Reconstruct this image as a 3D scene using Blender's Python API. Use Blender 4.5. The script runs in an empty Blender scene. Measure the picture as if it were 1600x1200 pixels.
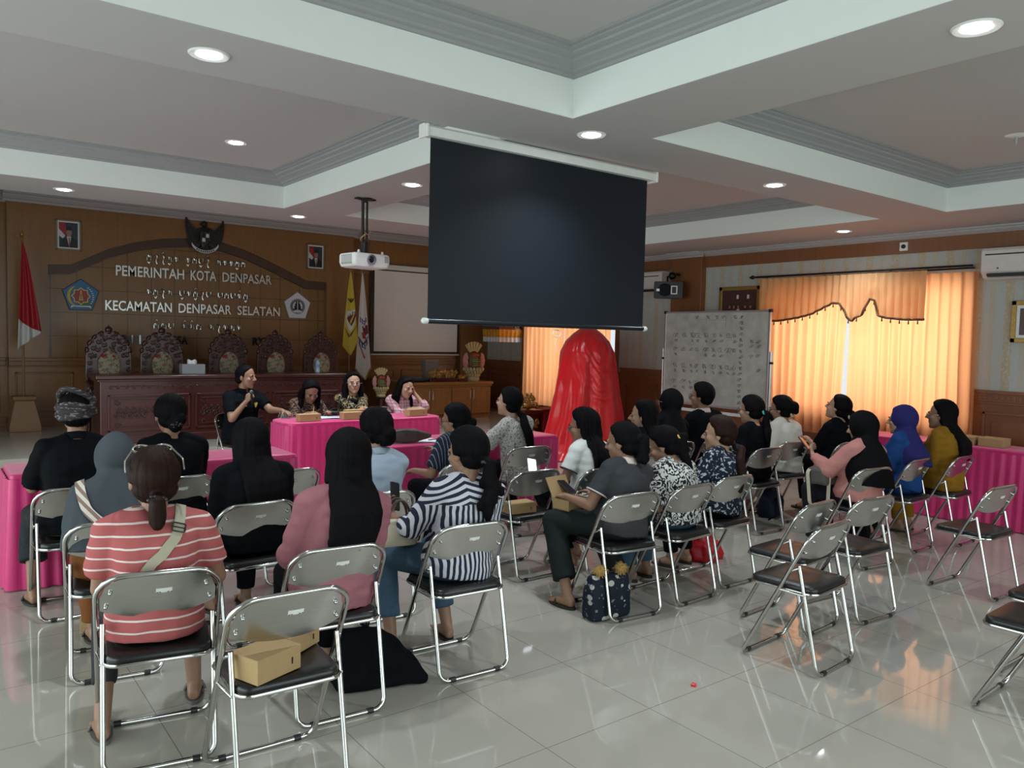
import bpy, math, random
import numpy as np
from math import sin, cos, pi, radians as rad, sqrt
from mathutils import Vector as V, Matrix as Mx, noise
random.seed(7)
D = bpy.data
C = bpy.context.scene.collection
sc = bpy.context.scene

# ------------------------------------------------------------ camera, sky, light, exposure
cam = D.objects.new('camera', D.cameras.new('camera')); C.objects.link(cam); sc.camera = cam
yaw, pitch, roll = .6509, .0591, -.0236
f_ = V((sin(yaw)*cos(pitch), cos(yaw)*cos(pitch), -sin(pitch)))
r_ = V((cos(yaw), -sin(yaw), 0)); d_ = f_.cross(r_)
r2 = cos(roll)*r_ + sin(roll)*d_; d2 = -sin(roll)*r_ + cos(roll)*d_
m3 = Mx((r2, -d2, -f_)).transposed()
cam.matrix_world = Mx.Translation((0, 0, 1.70)) @ m3.to_4x4()
cam.data.sensor_width = 36; cam.data.lens = 36*1226.8/1600; cam.data.clip_start = .05
sc.view_settings.view_transform = 'Standard'; sc.view_settings.look = 'None'
sc.view_settings.gamma = 1; sc.view_settings.use_curve_mapping = False
sc.view_settings.exposure = 0.36
sc.cycles.use_denoising = True; sc.cycles.max_bounces = 8; sc.cycles.sample_clamp_indirect = 6
sc.cycles.transparent_max_bounces = 12
w = D.worlds.new('sky'); sc.world = w; w.use_nodes = True
w.node_tree.nodes['Background'].inputs[0].default_value = (.80, .92, 1, 1)
w.node_tree.nodes['Background'].inputs[1].default_value = .8
def area(name, loc, rot, sx, sy, power, col):
    l = D.lights.new(name, 'AREA'); l.shape = 'RECTANGLE'; l.size = sx; l.size_y = sy; l.energy = power; l.color = col
    o = D.objects.new(name, l); C.objects.link(o); o.location = loc; o.rotation_euler = rot; o['kind'] = 'helper'; return o
# daylight falling through the open doorway of the rear wall and the two windows of the right wall
area('daylight_doorway', (3.2, -2.9, 1.35), (rad(90), 0, 0), 7.0, 2.5, 110, (.86, 1, .95))
area('daylight_veranda', (-2.9, 3.5, 1.3), (0, rad(-90), 0), 2.4, 8.0, 150, (.86, 1, .95))
area('daylight_window', (9.7, 4.9, 1.75), (0, rad(90), 0), 1.7, 2.6, 60, (1, .95, .86))
area('daylight_window', (9.7, 10.1, 1.6), (0, rad(90), 0), 1.9, 2.4, 35, (1, .95, .86))
LAMP = 66
# ------------------------------------------------------------ geometry helpers
class G:
    def __init__(s): s.v = []; s.f = []; s.m = []
    def add(s, vs, fs, m=0):
        n = len(s.v); s.v += [tuple(p) for p in vs]
        for f in fs: s.f.append([i+n for i in f]); s.m.append(m)
    def box(s, a, b, m=0, mat=None):
        x0, y0, z0 = a; x1, y1, z1 = b
        vs = [V(p) for p in ((x0,y0,z0),(x1,y0,z0),(x1,y1,z0),(x0,y1,z0),(x0,y0,z1),(x1,y0,z1),(x1,y1,z1),(x0,y1,z1))]
        if mat: vs = [mat @ p for p in vs]
        s.add(vs, [(0,3,2,1),(4,5,6,7),(0,1,5,4),(1,2,6,5),(2,3,7,6),(3,0,4,7)], m)
    def rings(s, rs, m=0, caps=True, closed=False):
        n = len(rs[0]); vs = [p for r in rs for p in r]; fs = []
        R = len(rs)
        for i in range(R if closed else R-1):
            a = i*n; b = ((i+1) % R)*n
            for j in range(n): k = (j+1) % n; fs.append((a+j, a+k, b+k, b+j))
        if caps and not closed: fs += [tuple(range(n-1, -1, -1)), tuple(range((R-1)*n, R*n))]
        s.add(vs, fs, m)
    def tube(s, pts, r, n=8, closed=False, m=0):
        P = [V(p) for p in pts]; N = len(P); rs = []; up = None
        for i in range(N):
            a = P[i-1] if (i or closed) else P[0]; b = P[(i+1) % N] if (i < N-1 or closed) else P[-1]
            t = (b-a).normalized()
            if up is None: up = t.orthogonal().normalized()
            u = (up - t*up.dot(t)); u = u.normalized() if u.length > 1e-6 else t.orthogonal().normalized(); up = u; w_ = t.cross(u)
            q = r[i] if isinstance(r, (list, tuple)) else r
            rs.append([P[i] + u*(q*cos(2*pi*k/n)) + w_*(q*sin(2*pi*k/n)) for k in range(n)])
        s.rings(rs, m, True, closed)
    def ell(s, c, r, mat=None, nu=16, nv=10, m=0, fn=None):
        c = V(c); rs = []
        for i in range(nv+1):
            th = pi*i/nv; th = min(max(th, .02), pi-.02)
            row = []
            for j in range(nu):
                ph = 2*pi*j/nu; d = V((sin(th)*cos(ph), sin(th)*sin(ph), -cos(th)))
                k = fn(d) if fn else 1
                p = V((d.x*r[0]*k, d.y*r[1]*k, d.z*r[2]*k)) + c
                row.append(mat @ p if mat else p)
            rs.append(row)
        s.rings(rs, m)
    def cap(s, a, b, ra, rb, n=12, m=0, flat=False):
        a, b = V(a), V(b); t = (b-a); L = t.length
        if L < 1e-5: return
        t /= L; u = t.orthogonal().normalized(); w_ = t.cross(u); rs = []
        st = []
        if flat: st = [(0, ra), (L, rb)]
        else:
            for k in range(5): q = pi/2*(1-k/4); st.append((-ra*sin(q), ra*max(cos(q), .03)))
            for k in range(5): q = pi/2*k/4; st.append((L+rb*sin(q), rb*max(cos(q), .03)))
        for x, q in st: rs.append([a+t*x+u*(q*cos(2*pi*j/n))+w_*(q*sin(2*pi*j/n)) for j in range(n)])
        s.rings(rs, m)
    def prism(s, poly, fn, m=0):      # poly: 2D outline; fn(x, y, k) -> 3D point, k = 0 / 1
        n = len(poly); vs = [fn(x, y, 0) for x, y in poly] + [fn(x, y, 1) for x, y in poly]
        s.add(vs, [tuple(range(n-1, -1, -1)), tuple(range(n, 2*n))] + [(i, (i+1) % n, n+(i+1) % n, n+i) for i in range(n)], m)
    def lathe(s, prof, c=(0,0,0), n=16, m=0, mat=None):
        c = V(c); rs = []
        for r, z in prof:
            row = [c+V((max(r, .0008)*cos(2*pi*j/n), max(r, .0008)*sin(2*pi*j/n), z)) for j in range(n)]
            rs.append([mat @ p for p in row] if mat else row)
        s.rings(rs, m)
    def grid(s, fn, nu, nv, m=0, wrap=False):
        vs = [fn(i/nu, j/nv) for j in range(nv+1) for i in range(nu if wrap else nu+1)]; W = nu if wrap else nu+1; fs = []
        for j in range(nv):
            for i in range(nu): k = (i+1) % W if wrap else i+1; fs.append((j*W+i, j*W+k, (j+1)*W+k, (j+1)*W+i))
        s.add(vs, fs, m)
    def slab(s, fn, nu, nv, off, m=0):    # a sheet with thickness: fn(u, v) -> point, off: vector
        off = V(off); W = nu+1; n = W*(nv+1)
        vs = [V(fn(i/nu, j/nv)) for j in range(nv+1) for i in range(W)]; vs = vs + [p+off for p in vs]; fs = []
        for j in range(nv):
            for i in range(nu):
                a = j*W+i; fs += [(a, a+1, a+1+W, a+W), (n+a, n+a+W, n+a+1+W, n+a+1)]
        ed = [(i) for i in range(W)] + [j*W+nu for j in range(1, nv+1)] + [nv*W+i for i in range(nu-1, -1, -1)] + [j*W for j in range(nv-1, 0, -1)]
        for i in range(len(ed)): a, b = ed[i], ed[(i+1) % len(ed)]; fs.append((b, a, n+a, n+b))
        s.add(vs, fs, m)
    def mesh(s, name):
        me = D.meshes.new(name); me.from_pydata(s.v, [], s.f)
        me.polygons.foreach_set('material_index', s.m); me.update(); return me
    def build(s, name, mats, parent=None, smooth=38, bevel=0):
        me = s.mesh(name); o = link(name, me, mats, parent)
        if bevel:
            b = o.modifiers.new('b', 'BEVEL'); b.width = bevel; b.segments = 2; b.limit_method = 'ANGLE'; b.angle_limit = rad(40)
        if smooth:
            me.polygons.foreach_set('use_smooth', [True]*len(me.polygons))
            if smooth < 180: me.set_sharp_from_angle(angle=rad(smooth))
        return o
def link(name, me, mats=None, parent=None):
    o = D.objects.new(name, me); C.objects.link(o)
    if mats is not None:
        for m in (mats if isinstance(mats, (list, tuple)) else [mats]): me.materials.append(m)
    if parent: o.parent = parent
    return o
def tag(o, label=None, cat=None, group=None, kind=None):
    if label: o['label'] = label
    if cat: o['category'] = cat
    if group: o['group'] = group
    if kind: o['kind'] = kind
    return o
def thing(name, label, cat, loc=(0,0,0), rz=0, group=None):
    o = D.objects.new(name, None); C.objects.link(o); o.location = loc; o.rotation_euler = (0, 0, rz); o.empty_display_size = .1
    return tag(o, label, cat, group)
def struct(o): o['kind'] = 'structure'; return o
def dup(root, loc, rz, label, group=None):
    r = root.copy(); C.objects.link(r); r.location = loc; r.rotation_euler = (0, 0, rz); r['label'] = label
    if group: r['group'] = group
    for ch in list(root.children):
        c = ch.copy(); C.objects.link(c); c.parent = r
        for g in list(ch.children):
            d = g.copy(); C.objects.link(d); d.parent = c
    return r
def remesh(g, vox, it=4, fac=.5, disp=None):
    me = g.mesh('tmp'); o = D.objects.new('tmp', me); C.objects.link(o)
    r = o.modifiers.new('r', 'REMESH'); r.mode = 'VOXEL'; r.voxel_size = vox
    if it: q = o.modifiers.new('s', 'SMOOTH'); q.factor = fac; q.iterations = it
    dg = bpy.context.evaluated_depsgraph_get(); dg.update()
    out = D.meshes.new_from_object(o.evaluated_get(dg)); D.objects.remove(o); D.meshes.remove(me)
    if disp:
        n = len(out.vertices); co = np.empty(n*3); out.vertices.foreach_get('co', co); co = co.reshape(-1, 3)
        nr = np.empty(n*3); out.vertices.foreach_get('normal', nr); nr = nr.reshape(-1, 3)
        co = co + nr*disp(co, nr)[:, None]; out.vertices.foreach_set('co', co.ravel()); out.update()
    out.polygons.foreach_set('use_smooth', [True]*len(out.polygons)); out.materials.clear()
    return out
def wrinkle(amp, sx, sy, sz, seed=0):
    def fn(co, nr):
        return np.array([amp*noise.noise((p[0]*sx+seed, p[1]*sy, p[2]*sz)) for p in co])
    return fn
def arc(c, r, a0, a1, n, fn):
    return [fn(c[0]+r*cos(a0+(a1-a0)*i/n), c[1]+r*sin(a0+(a1-a0)*i/n)) for i in range(n+1)]
def rrect(x0, y0, x1, y1, r, n=5):
    P = []
    for cx, cy, a in ((x1-r, y0+r, -pi/2), (x1-r, y1-r, 0), (x0+r, y1-r, pi/2), (x0+r, y0+r, pi)):
        P += [(cx+r*cos(a+pi/2*i/n), cy+r*sin(a+pi/2*i/n)) for i in range(n+1)]
    return P

# ------------------------------------------------------------ materials
def mat(name, col, rough=.5, metal=0, var=.08, scale=14, bump=0, bscale=60, stretch=(1,1,1), spec=None, sheen=0, coat=0, emit=0):
    m = D.materials.new(name); m.use_nodes = True; nt = m.node_tree; N = nt.nodes; L = nt.links
    b = N['Principled BSDF']; b.inputs['Roughness'].default_value = rough; b.inputs['Metallic'].default_value = metal
    if spec is None and metal == 0 and rough >= .65: spec = .18
    if spec is not None: b.inputs['Specular IOR Level'].default_value = spec
    if sheen: b.inputs['Sheen Weight'].default_value = sheen
    if coat: b.inputs['Coat Weight'].default_value = coat; b.inputs['Coat Roughness'].default_value = .08
    tc = N.new('ShaderNodeTexCoord'); mp = N.new('ShaderNodeMapping'); mp.inputs['Scale'].default_value = stretch
    L.new(tc.outputs['Object'], mp.inputs[0])
    nz = N.new('ShaderNodeTexNoise'); nz.inputs['Scale'].default_value = scale; nz.inputs['Detail'].default_value = 3
    L.new(mp.outputs[0], nz.inputs['Vector'])
    mx = N.new('ShaderNodeMix'); mx.data_type = 'RGBA'; L.new(nz.outputs['Fac'], mx.inputs[0])
    mx.inputs[6].default_value = (*[c*(1-var) for c in col], 1); mx.inputs[7].default_value = (*[min(1, c*(1+var)) for c in col], 1)
    L.new(mx.outputs[2], b.inputs['Base Color'])
    if emit: L.new(mx.outputs[2], b.inputs['Emission Color']); b.inputs['Emission Strength'].default_value = emit
    if bump:
        n2 = N.new('ShaderNodeTexNoise'); n2.inputs['Scale'].default_value = bscale; L.new(mp.outputs[0], n2.inputs['Vector'])
        bp = N.new('ShaderNodeBump'); bp.inputs['Strength'].default_value = bump; bp.inputs['Distance'].default_value = .01
        L.new(n2.outputs['Fac'], bp.inputs['Height']); L.new(bp.outputs[0], b.inputs['Normal'])
    m['mx'] = 1
    return m
def mixin(m, fac_fn, col2):     # lays a second colour over a material where fac_fn(...) says
    nt = m.node_tree; N = nt.nodes; L = nt.links; b = N['Principled BSDF']
    src = b.inputs['Base Color'].links[0].from_socket
    tc = next(n for n in N if n.type == 'TEX_COORD')
    sx = N.new('ShaderNodeSeparateXYZ'); L.new(tc.outputs['Object'], sx.inputs[0])
    class K:
        X, Y, Z = sx.outputs
        @staticmethod
        def op(o, a, b_=None, c=None):
            n = N.new('ShaderNodeMath'); n.operation = o
            for i, q in enumerate((a, b_, c)):
                if q is None: continue
                if isinstance(q, (int, float)): n.inputs[i].default_value = q
                else: L.new(q, n.inputs[i])
            return n.outputs[0]
        @staticmethod
        def noise(scale, st=(1,1,1), detail=2):
            mp = N.new('ShaderNodeMapping'); mp.inputs['Scale'].default_value = st; L.new(tc.outputs['Object'], mp.inputs[0])
            n = N.new('ShaderNodeTexNoise'); n.inputs['Scale'].default_value = scale; n.inputs['Detail'].default_value = detail; L.new(mp.outputs[0], n.inputs['Vector']); return n.outputs['Fac']
        @staticmethod
        def voronoi(scale, st=(1,1,1), feat='F1'):
            mp = N.new('ShaderNodeMapping'); mp.inputs['Scale'].default_value = st; L.new(tc.outputs['Object'], mp.inputs[0])
            n = N.new('ShaderNodeTexVoronoi'); n.feature = feat; n.inputs['Scale'].default_value = scale; L.new(mp.outputs[0], n.inputs['Vector']); return n.outputs['Distance']
        @staticmethod
        def stripe(co, period, width, off=0.):     # 1 inside the stripe
            a = K.op('FRACT', K.op('DIVIDE', K.op('ADD', co, off+50*period), period)); return K.op('LESS_THAN', a, width/period)
    fac = fac_fn(K)
    mx = N.new('ShaderNodeMix'); mx.data_type = 'RGBA'; L.new(fac, mx.inputs[0]); L.new(src, mx.inputs[6]); mx.inputs[7].default_value = (*col2, 1)
    L.new(mx.outputs[2], b.inputs['Base Color']); return m
def emission(name, col, s):
    m = mat(name, (1,1,1), .4); b = m.node_tree.nodes['Principled BSDF']
    b.inputs['Emission Color'].default_value = (*col, 1); b.inputs['Emission Strength'].default_value = s; return m
chrome = mat('chrome', (.58,.58,.565), .12, 1, .03)
steel = mat('brushed_steel', (.60,.60,.585), .24, 1, .12, 30, stretch=(.3, 6, 6))
blackp = mat('black_plastic', (.012,.012,.013), .45)
vinyl = mat('black_vinyl', (.008,.008,.009), .32, 0, .2, 8, .04, 300)
whitep = mat('white_plastic', (.72,.72,.70), .35)
paper = mat('paper', (.75,.77,.80), .7)
card = mat('cardboard', (.40,.27,.135), .75, 0, .08, 12, .05, 90)
plaster = mat('ceiling_shaded_tone', (.44,.415,.41), .75, 0, .02)  # greyer than the coffer faces, soffit shade put into the colour
wood = mat('teak_panel', (.245,.118,.040), .32, 0, .22, 5, stretch=(5, 5, .5))
woodd = mat('teak_frame', (.20,.088,.028), .35, 0, .22, 5, stretch=(.6, .6, 6))
woodr = mat('teak_wainscot', (.20,.075,.028), .4, 0, .2, 5, stretch=(5, 5, .5))
maho = mat('mahogany', (.055,.012,.009), .28, 0, .3, 8, stretch=(1, 1, 6))
gold = mat('gilded', (.36,.22,.06), .35, .6, .4, 30)
pink = mat('magenta_satin', (.60,.022,.165), .36, 0, .06, 6, .03, 40, sheen=.3)
redc = mat('red_satin', (.66,.006,.012), .27, 0, .1, 5, .05, 14, sheen=.3)
# ------------------------------------------------------------ the room
XR, YB, YR, XL, Y0, H0, ZD = 8.90, 12.48, 12.64, -2.15, -2.2, 2.966, .325
tile = mat('polished_tile', (.41,.39,.34), .05, 0, .10, 1.3, spec=.75)
tile = mixin(tile, lambda K: K.op('MAXIMUM', K.stripe(K.X, .62, .004, -.82), K.stripe(K.Y, .62, .004, -.55)), (.20,.19,.165))
g = G(); g.box((XL-.2, Y0-.2, -.1), (XR+.2, YR+.2, 0)); struct(g.build('floor', tile, smooth=0))
dtile = mat('dais_tile', (.36,.345,.30), .12, 0, .08, 1.3)
g = G(); g.box((XL, 9.5, .002), (XR-.003, YR-.003, ZD)); struct(g.build('trim_1', dtile, smooth=0)); D.objects['trim_1'].name = 'floor_dais'

# back wall: recessed plane, a projecting panelled screen wall with an arched niche
panel = mixin(mat('teak_grid_panel', (.235,.118,.044), .30, 0, .18, 4, stretch=(4, 1, .6)),
    lambda K: K.op('MAXIMUM', K.stripe(K.X, .327, .008, -1.83), K.stripe(K.Z, .33, .008, -1.57)), (.07,.03,.01))
g = G(); g.box((XL-.2, YR, -.1), (XR+.2, YR+.2, 3.6)); struct(g.build('wall_back', [wood], smooth=0))
AR = [(1.47,2.42),(1.75,2.44),(2.23,2.70),(2.60,2.83),(2.96,2.91),(3.35,2.955),(3.74,2.95),(4.15,2.85),(4.55,2.70),(5.19,2.43),(5.54,2.42)]
AR2 = [(x, z+.13) for x, z in AR]
g = G()
P3 = lambda x, z, k: V((x, (YB, YR-.02)[k], z))
g.prism([(1.0, ZD), (1.0, 3.49), (1.47, 3.49), (1.47, ZD)], P3); g.prism([(5.54, ZD), (5.54, 3.49), (6.03, 3.49), (6.03, ZD)], P3)
for (a, b), (c, d) in zip(AR2[:-1], AR2[1:]): g.prism([(a, b), (a, 3.49), (c, 3.49), (c, d)], P3)
g.box((1.47, YB, ZD), (5.54, YR-.02, 1.17))
struct(g.build('wall_niche', [woodd if 0 else wood], smooth=0))
g = G(); g.box((1.47, YR-.05, 1.17), (5.54, YR-.005, 3.2)); struct(g.build('trim_2', panel, smooth=0))
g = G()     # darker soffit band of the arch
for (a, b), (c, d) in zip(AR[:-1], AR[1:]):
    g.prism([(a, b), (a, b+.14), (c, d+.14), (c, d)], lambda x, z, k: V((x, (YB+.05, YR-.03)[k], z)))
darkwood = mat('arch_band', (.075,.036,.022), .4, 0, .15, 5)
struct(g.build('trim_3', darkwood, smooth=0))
def rail(name, x0, x1, y):
    g = G()
    g.box((x0, y-.05, 1.225), (x1, y+.01, 1.27)); g.box((x0, y-.03, 1.165), (x1, y+.01, 1.225)); g.box((x0, y-.04, 1.145), (x1, y+.01, 1.165))
    g.box((x0, y-.025, ZD), (x1, y+.01, ZD+.14))
    n = max(1, int((x1-x0)/.8)); wd = (x1-x0)/n
    for i in range(n):
        a, b = x0+i*wd+.07, x0+(i+1)*wd-.07
        for q in ((a, .52, b, .545), (a, 1.05, b, 1.075), (a, .52, a+.025, 1.075), (b-.025, .52, b, 1.075)): g.box((q[0], y-.018, q[1]), (q[2], y+.01, q[3]))
    return struct(g.build(name, woodd, smooth=0, bevel=.004))
rail('trim_4', 1.0, 6.03, YB); rail('trim_5', XL, .98, YR); rail('trim_6', 6.05, XR, YR)
g = G(); g.box((8.27, 12.5, ZD), (XR, YR, 3.4)); struct(g.build('trim_7', woodd, smooth=0))
g = G(); g.box((6.03, YR-.03, 1.27), (6.38, YR, 3.4)); g.box((6.03, YR-.045, 2.76), (6.4, YR, 2.80)); struct(g.build('trim_8', woodd, smooth=0))

# right wall with two window openings
wp = mat('striped_wallpaper', (.41,.435,.42), .7, 0, .05, 20)
wp = mixin(wp, lambda K: K.op('MULTIPLY', K.stripe(K.Y, .30, .085), K.op('GREATER_THAN', K.op('ADD', K.noise(38, (1, 1, .8)), .06), .5)), (.44,.37,.255))
wp = mixin(wp, lambda K: K.op('MULTIPLY', K.stripe(K.Y, .30, .05, .12), K.op('GREATER_THAN', K.noise(60, (1, 3, .2)), .47)), (.44,.395,.31))
W = [(3.72, 6.12, .90, 2.42), (8.95, 11.25, .55, 2.40)]
g = G()
ys = [Y0-.2, W[0][0], W[0][1], W[1][0], W[1][1], YR+.1]
def wallseg(y0, y1, z0, z1):
    for a, b, m in ((z0, min(z1, 1.20), 1), (max(z0, 1.20), min(z1, 2.745), 0), (max(z0, 2.745), z1, 1)):
        if b > a+1e-4: g.box((XR, y0, a), (XR+.2, y1, b), m)
for i in range(0, 6, 2): 
    if i < 5: wallseg(ys[i], ys[i+1], -.1, 3.6)
for (a, b, z0, z1) in W: wallseg(a, b, -.1, z0); wallseg(a, b, z1, 3.6)
struct(g.build('wall_right', [wp, woodr], smooth=0))
# wainscot, band and cornice of the right wall
def wains(name, y0, y1, z0=.0):
    g = G(); x = XR
    g.box((x-.035, y0, 1.235), (x+.01, y1, 1.27)); g.box((x-.022, y0, 1.15), (x+.01, y1, 1.235)); g.box((x-.03, y0, 1.13), (x+.01, y1, 1.15)); g.box((x-.02, y0, z0), (x+.01, y1, z0+.13))
    q = y0+.03
    while q < y1-.04: g.box((x-.032, q, 1.175), (x-.01, q+.028, 1.215)); q += .055
    n = max(1, round((y1-y0)/.95)); wd = (y1-y0)/n
    for i in range(n):
        a, b = y0+i*wd+.09, y0+(i+1)*wd-.09
        for u, zz0, v, zz1, d in ((a, .30, b, .325, .022), (a, 1.02, b, 1.045, .022), (a, .30, a+.025, 1.045, .022), (b-.025, .30, b, 1.045, .022), (a+.09, .39, b-.09, .95, .014)):
            g.box((x-d, u, zz0), (x+.01, v, zz1))
    return struct(g.build(name, woodr, smooth=0, bevel=.003))
wains('baseboard_right', Y0, 3.62); D.objects['baseboard_right'].name = 'trim_9'
wains('trim_10', 6.22, 8.85); wains('trim_11', 11.36, 12.48, ZD)
g = G(); g.box((XR-.03, Y0, 2.745), (XR+.01, YB, 2.90)); struct(g.build('trim_12', woodr, smooth=0))
g = G(); g.box((XR-.10, 7.23, 0), (XR+.01, 7.78, 2.90)); struct(g.build('wall_pilaster', woodr, smooth=0, bevel=.006))
corn = mat('cornice_plaster', (.40,.385,.39), .7, 0, .03); corn2 = mat('recess_cornice_shaded', (.31,.315,.32), .7, 0, .03); fasc = mat('fascia_daylit_tone', (.75,.78,.755), .7, 0, .02)  # recess cornice darkened as unlit, fascia whitened as daylit, both in the colour
def cornx(name, prof, along):     # prof: closed list of (offset, z)
    g = G(); g.rings([[along(t, o, z) for o, z in prof] for t in (0, 1)]); return struct(g.build(name, corn, smooth=0))
pr = [(0, 0), (.025, 0), (.03, .02), (.05, .03), (.075, .055), (.08, .07), (.105, .075), (.105, .1), (0, .1)]
cornx('trim_13', [(o, 2.892+z*.74) for o, z in pr], lambda t, o, z: V((XR-o, (Y0, 8.8)[t], z)))
cornx('trim_14', [(o, 2.892+z*.74) for o, z in pr], lambda t, o, z: V((XR-.1-o, (7.2, 7.82)[t], z)))
cornx('trim_15', [(o*1.2, 3.352+z*1.35) for o, z in pr], lambda t, o, z: V(((.95, 6.08)[t], YB-o, z)))
cornx('trim_16', [(o*1.2, 3.352+z*1.35) for o, z in pr], lambda t, o, z: V(((6.0, XR)[t], YR-o, z)))
cornx('trim_17', [(o*1.2, 3.352+z*1.35) for o, z in pr], lambda t, o, z: V(((XL, 1.0)[t], YR-o, z)))

# ceiling: flat soffit grid, four coffers, raised strip over the dais
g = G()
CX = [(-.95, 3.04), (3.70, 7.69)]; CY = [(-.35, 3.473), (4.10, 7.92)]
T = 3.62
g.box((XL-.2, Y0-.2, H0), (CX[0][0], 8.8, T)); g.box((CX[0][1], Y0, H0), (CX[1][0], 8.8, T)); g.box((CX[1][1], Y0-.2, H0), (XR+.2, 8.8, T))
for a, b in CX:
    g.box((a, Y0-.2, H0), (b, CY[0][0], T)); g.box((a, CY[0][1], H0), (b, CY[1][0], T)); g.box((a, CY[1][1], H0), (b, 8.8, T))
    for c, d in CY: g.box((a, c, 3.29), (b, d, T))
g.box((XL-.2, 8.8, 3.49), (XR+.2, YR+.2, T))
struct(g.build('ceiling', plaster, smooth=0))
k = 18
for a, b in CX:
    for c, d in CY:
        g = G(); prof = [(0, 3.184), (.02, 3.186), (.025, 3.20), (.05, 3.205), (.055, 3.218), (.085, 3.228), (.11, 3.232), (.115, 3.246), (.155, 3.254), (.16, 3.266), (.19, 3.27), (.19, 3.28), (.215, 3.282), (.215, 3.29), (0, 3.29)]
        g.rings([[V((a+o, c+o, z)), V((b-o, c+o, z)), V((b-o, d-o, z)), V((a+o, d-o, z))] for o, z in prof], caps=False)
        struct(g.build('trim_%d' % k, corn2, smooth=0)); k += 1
        g = G(); g.rings([[V((a+o, c+o, z)), V((b-o, c+o, z)), V((b-o, d-o, z)), V((a+o, d-o, z))] for o, z in ((0, H0+.001), (.004, H0+.001), (.004, 3.186), (0, 3.186))], caps=False)  # thin liner added on the coffer faces to carry the daylit tone
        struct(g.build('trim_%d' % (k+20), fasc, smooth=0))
# left wall, rear wall with its open doorway
g = G(); g.box((XL-.2, Y0-.2, -.1), (XL, -.6, 3.6)); g.box((XL-.2, 7.6, -.1), (XL, YR+.2, 3.6)); g.box((XL-.2, -.6, 2.5), (XL, 7.6, 3.6)); struct(g.build('wall_left', wp, smooth=0))
g = G(); g.box((XL-.2, Y0-.2, -.1), (-.4, Y0, 3.6)); g.box((6.8, Y0-.2, -.1), (XR+.2, Y0, 3.6)); g.box((-.4, Y0-.2, 2.6), (6.8, Y0, 3.6)); struct(g.build('wall_rear', wp, smooth=0))
pave = mat('outdoor_paving', (.4,.4,.38), .8)
g = G(); g.box((-9, -14, -.12), (18, Y0-.2, -.02)); struct(g.build('ground_outside', pave, smooth=0))

# windows: frames, panes
glass = D.materials.new('window_glass'); glass.use_nodes = True; nt = glass.node_tree
o = nt.nodes['Material Output']; a = nt.nodes.new('ShaderNodeBsdfTransparent'); b = nt.nodes.new('ShaderNodeBsdfGlossy'); b.inputs['Roughness'].default_value = .02; mx = nt.nodes.new('ShaderNodeMixShader'); mx.inputs[0].default_value = .08
nt.links.new(a.outputs[0], mx.inputs[1]); nt.links.new(b.outputs[0], mx.inputs[2]); nt.links.new(mx.outputs[0], o.inputs[0])
for i, (y0, y1, z0, z1) in enumerate(W):
    g = G(); x = XR+.12
    for q in ((y0, z0, y1, z0+.06), (y0, z1-.06, y1, z1), (y0, z0, y0+.06, z1), (y1-.06, z0, y1, z1), ((y0+y1)/2-.03, z0, (y0+y1)/2+.03, z1)): g.box((x, q[0], q[1]), (x+.06, q[2], q[3]))
    fr = struct(g.build('window_%d' % (i+1), woodr, smooth=0)); fr['label'] = 'window frame behind the orange curtains'
    for a, b in ((y0+.06, (y0+y1)/2-.03), ((y0+y1)/2+.03, y1-.06)):
        g = G(); g.box((x+.025, a, z0+.06), (x+.032, b, z1-.06)); struct(g.build('pane', glass, fr, smooth=0))
g = G()
for a, b in ((8.90, 8.95), (11.25, 11.36)): g.box((XR-.05, a, .4), (XR+.02, b, 2.5))
struct(g.build('trim_22', woodr, smooth=0))

# downlights
lens = emission('lamp_glow', (.93, .97, 1), 22)
LPT = [(1.10,3.80,H0,'round ceiling downlight on the beam, left of the projection screen'), (2.19,6.80,3.29,'ceiling downlight inside the left recess'), (1.12,8.35,H0,'ceiling downlight near the flag and left portrait'),
       (3.36,8.33,H0,'ceiling downlight before the eagle emblem wall'), (3.36,5.86,H0,'ceiling downlight between projector and black screen'), (3.36,3.66,H0,'ceiling downlight directly above the black screen'),
       (5.49,3.81,H0,'ceiling downlight on the beam right of the black screen'), (8.23,4.80,H0,'ceiling downlight close to the right wall curtains'), (3.36,1.44,H0,'large near ceiling downlight at the upper right corner of the view'),
       (1.10,-.9,H0,None), (5.7,-.9,H0,None), (5.7,5.9,3.29,None), (8.23,1.2,H0,None), (5.6,8.35,H0,None)]
for x, y, z, lab in LPT:
    if lab:
        t = thing('ceiling_downlight', lab, 'light', (x, y, z), 0, 'downlights in the ceiling')
        g = G(); g.lathe([(.062, -.004), (.085, -.008), (.092, -.002), (.092, .0), (.062, .0)], n=28); g.build('trim_ring', whitep, t)
        g = G(); g.lathe([(0, -.012), (.04, -.011), (.062, -.003), (0, -.002)], n=24); tag(g.build('lamp_lens', lens, t), 'glowing white lens')
    l = D.lights.new('downlight_lamp', 'SPOT'); l.energy = LAMP*(2.3 if y > 8 else 1); l.spot_size = rad(130); l.spot_blend = .9; l.color = (.86,.94,1); l.shadow_soft_size = .06
    o = D.objects.new('downlight_lamp', l); C.objects.link(o); o['kind'] = 'helper'
    o.location = (x, y, z-.03)
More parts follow.
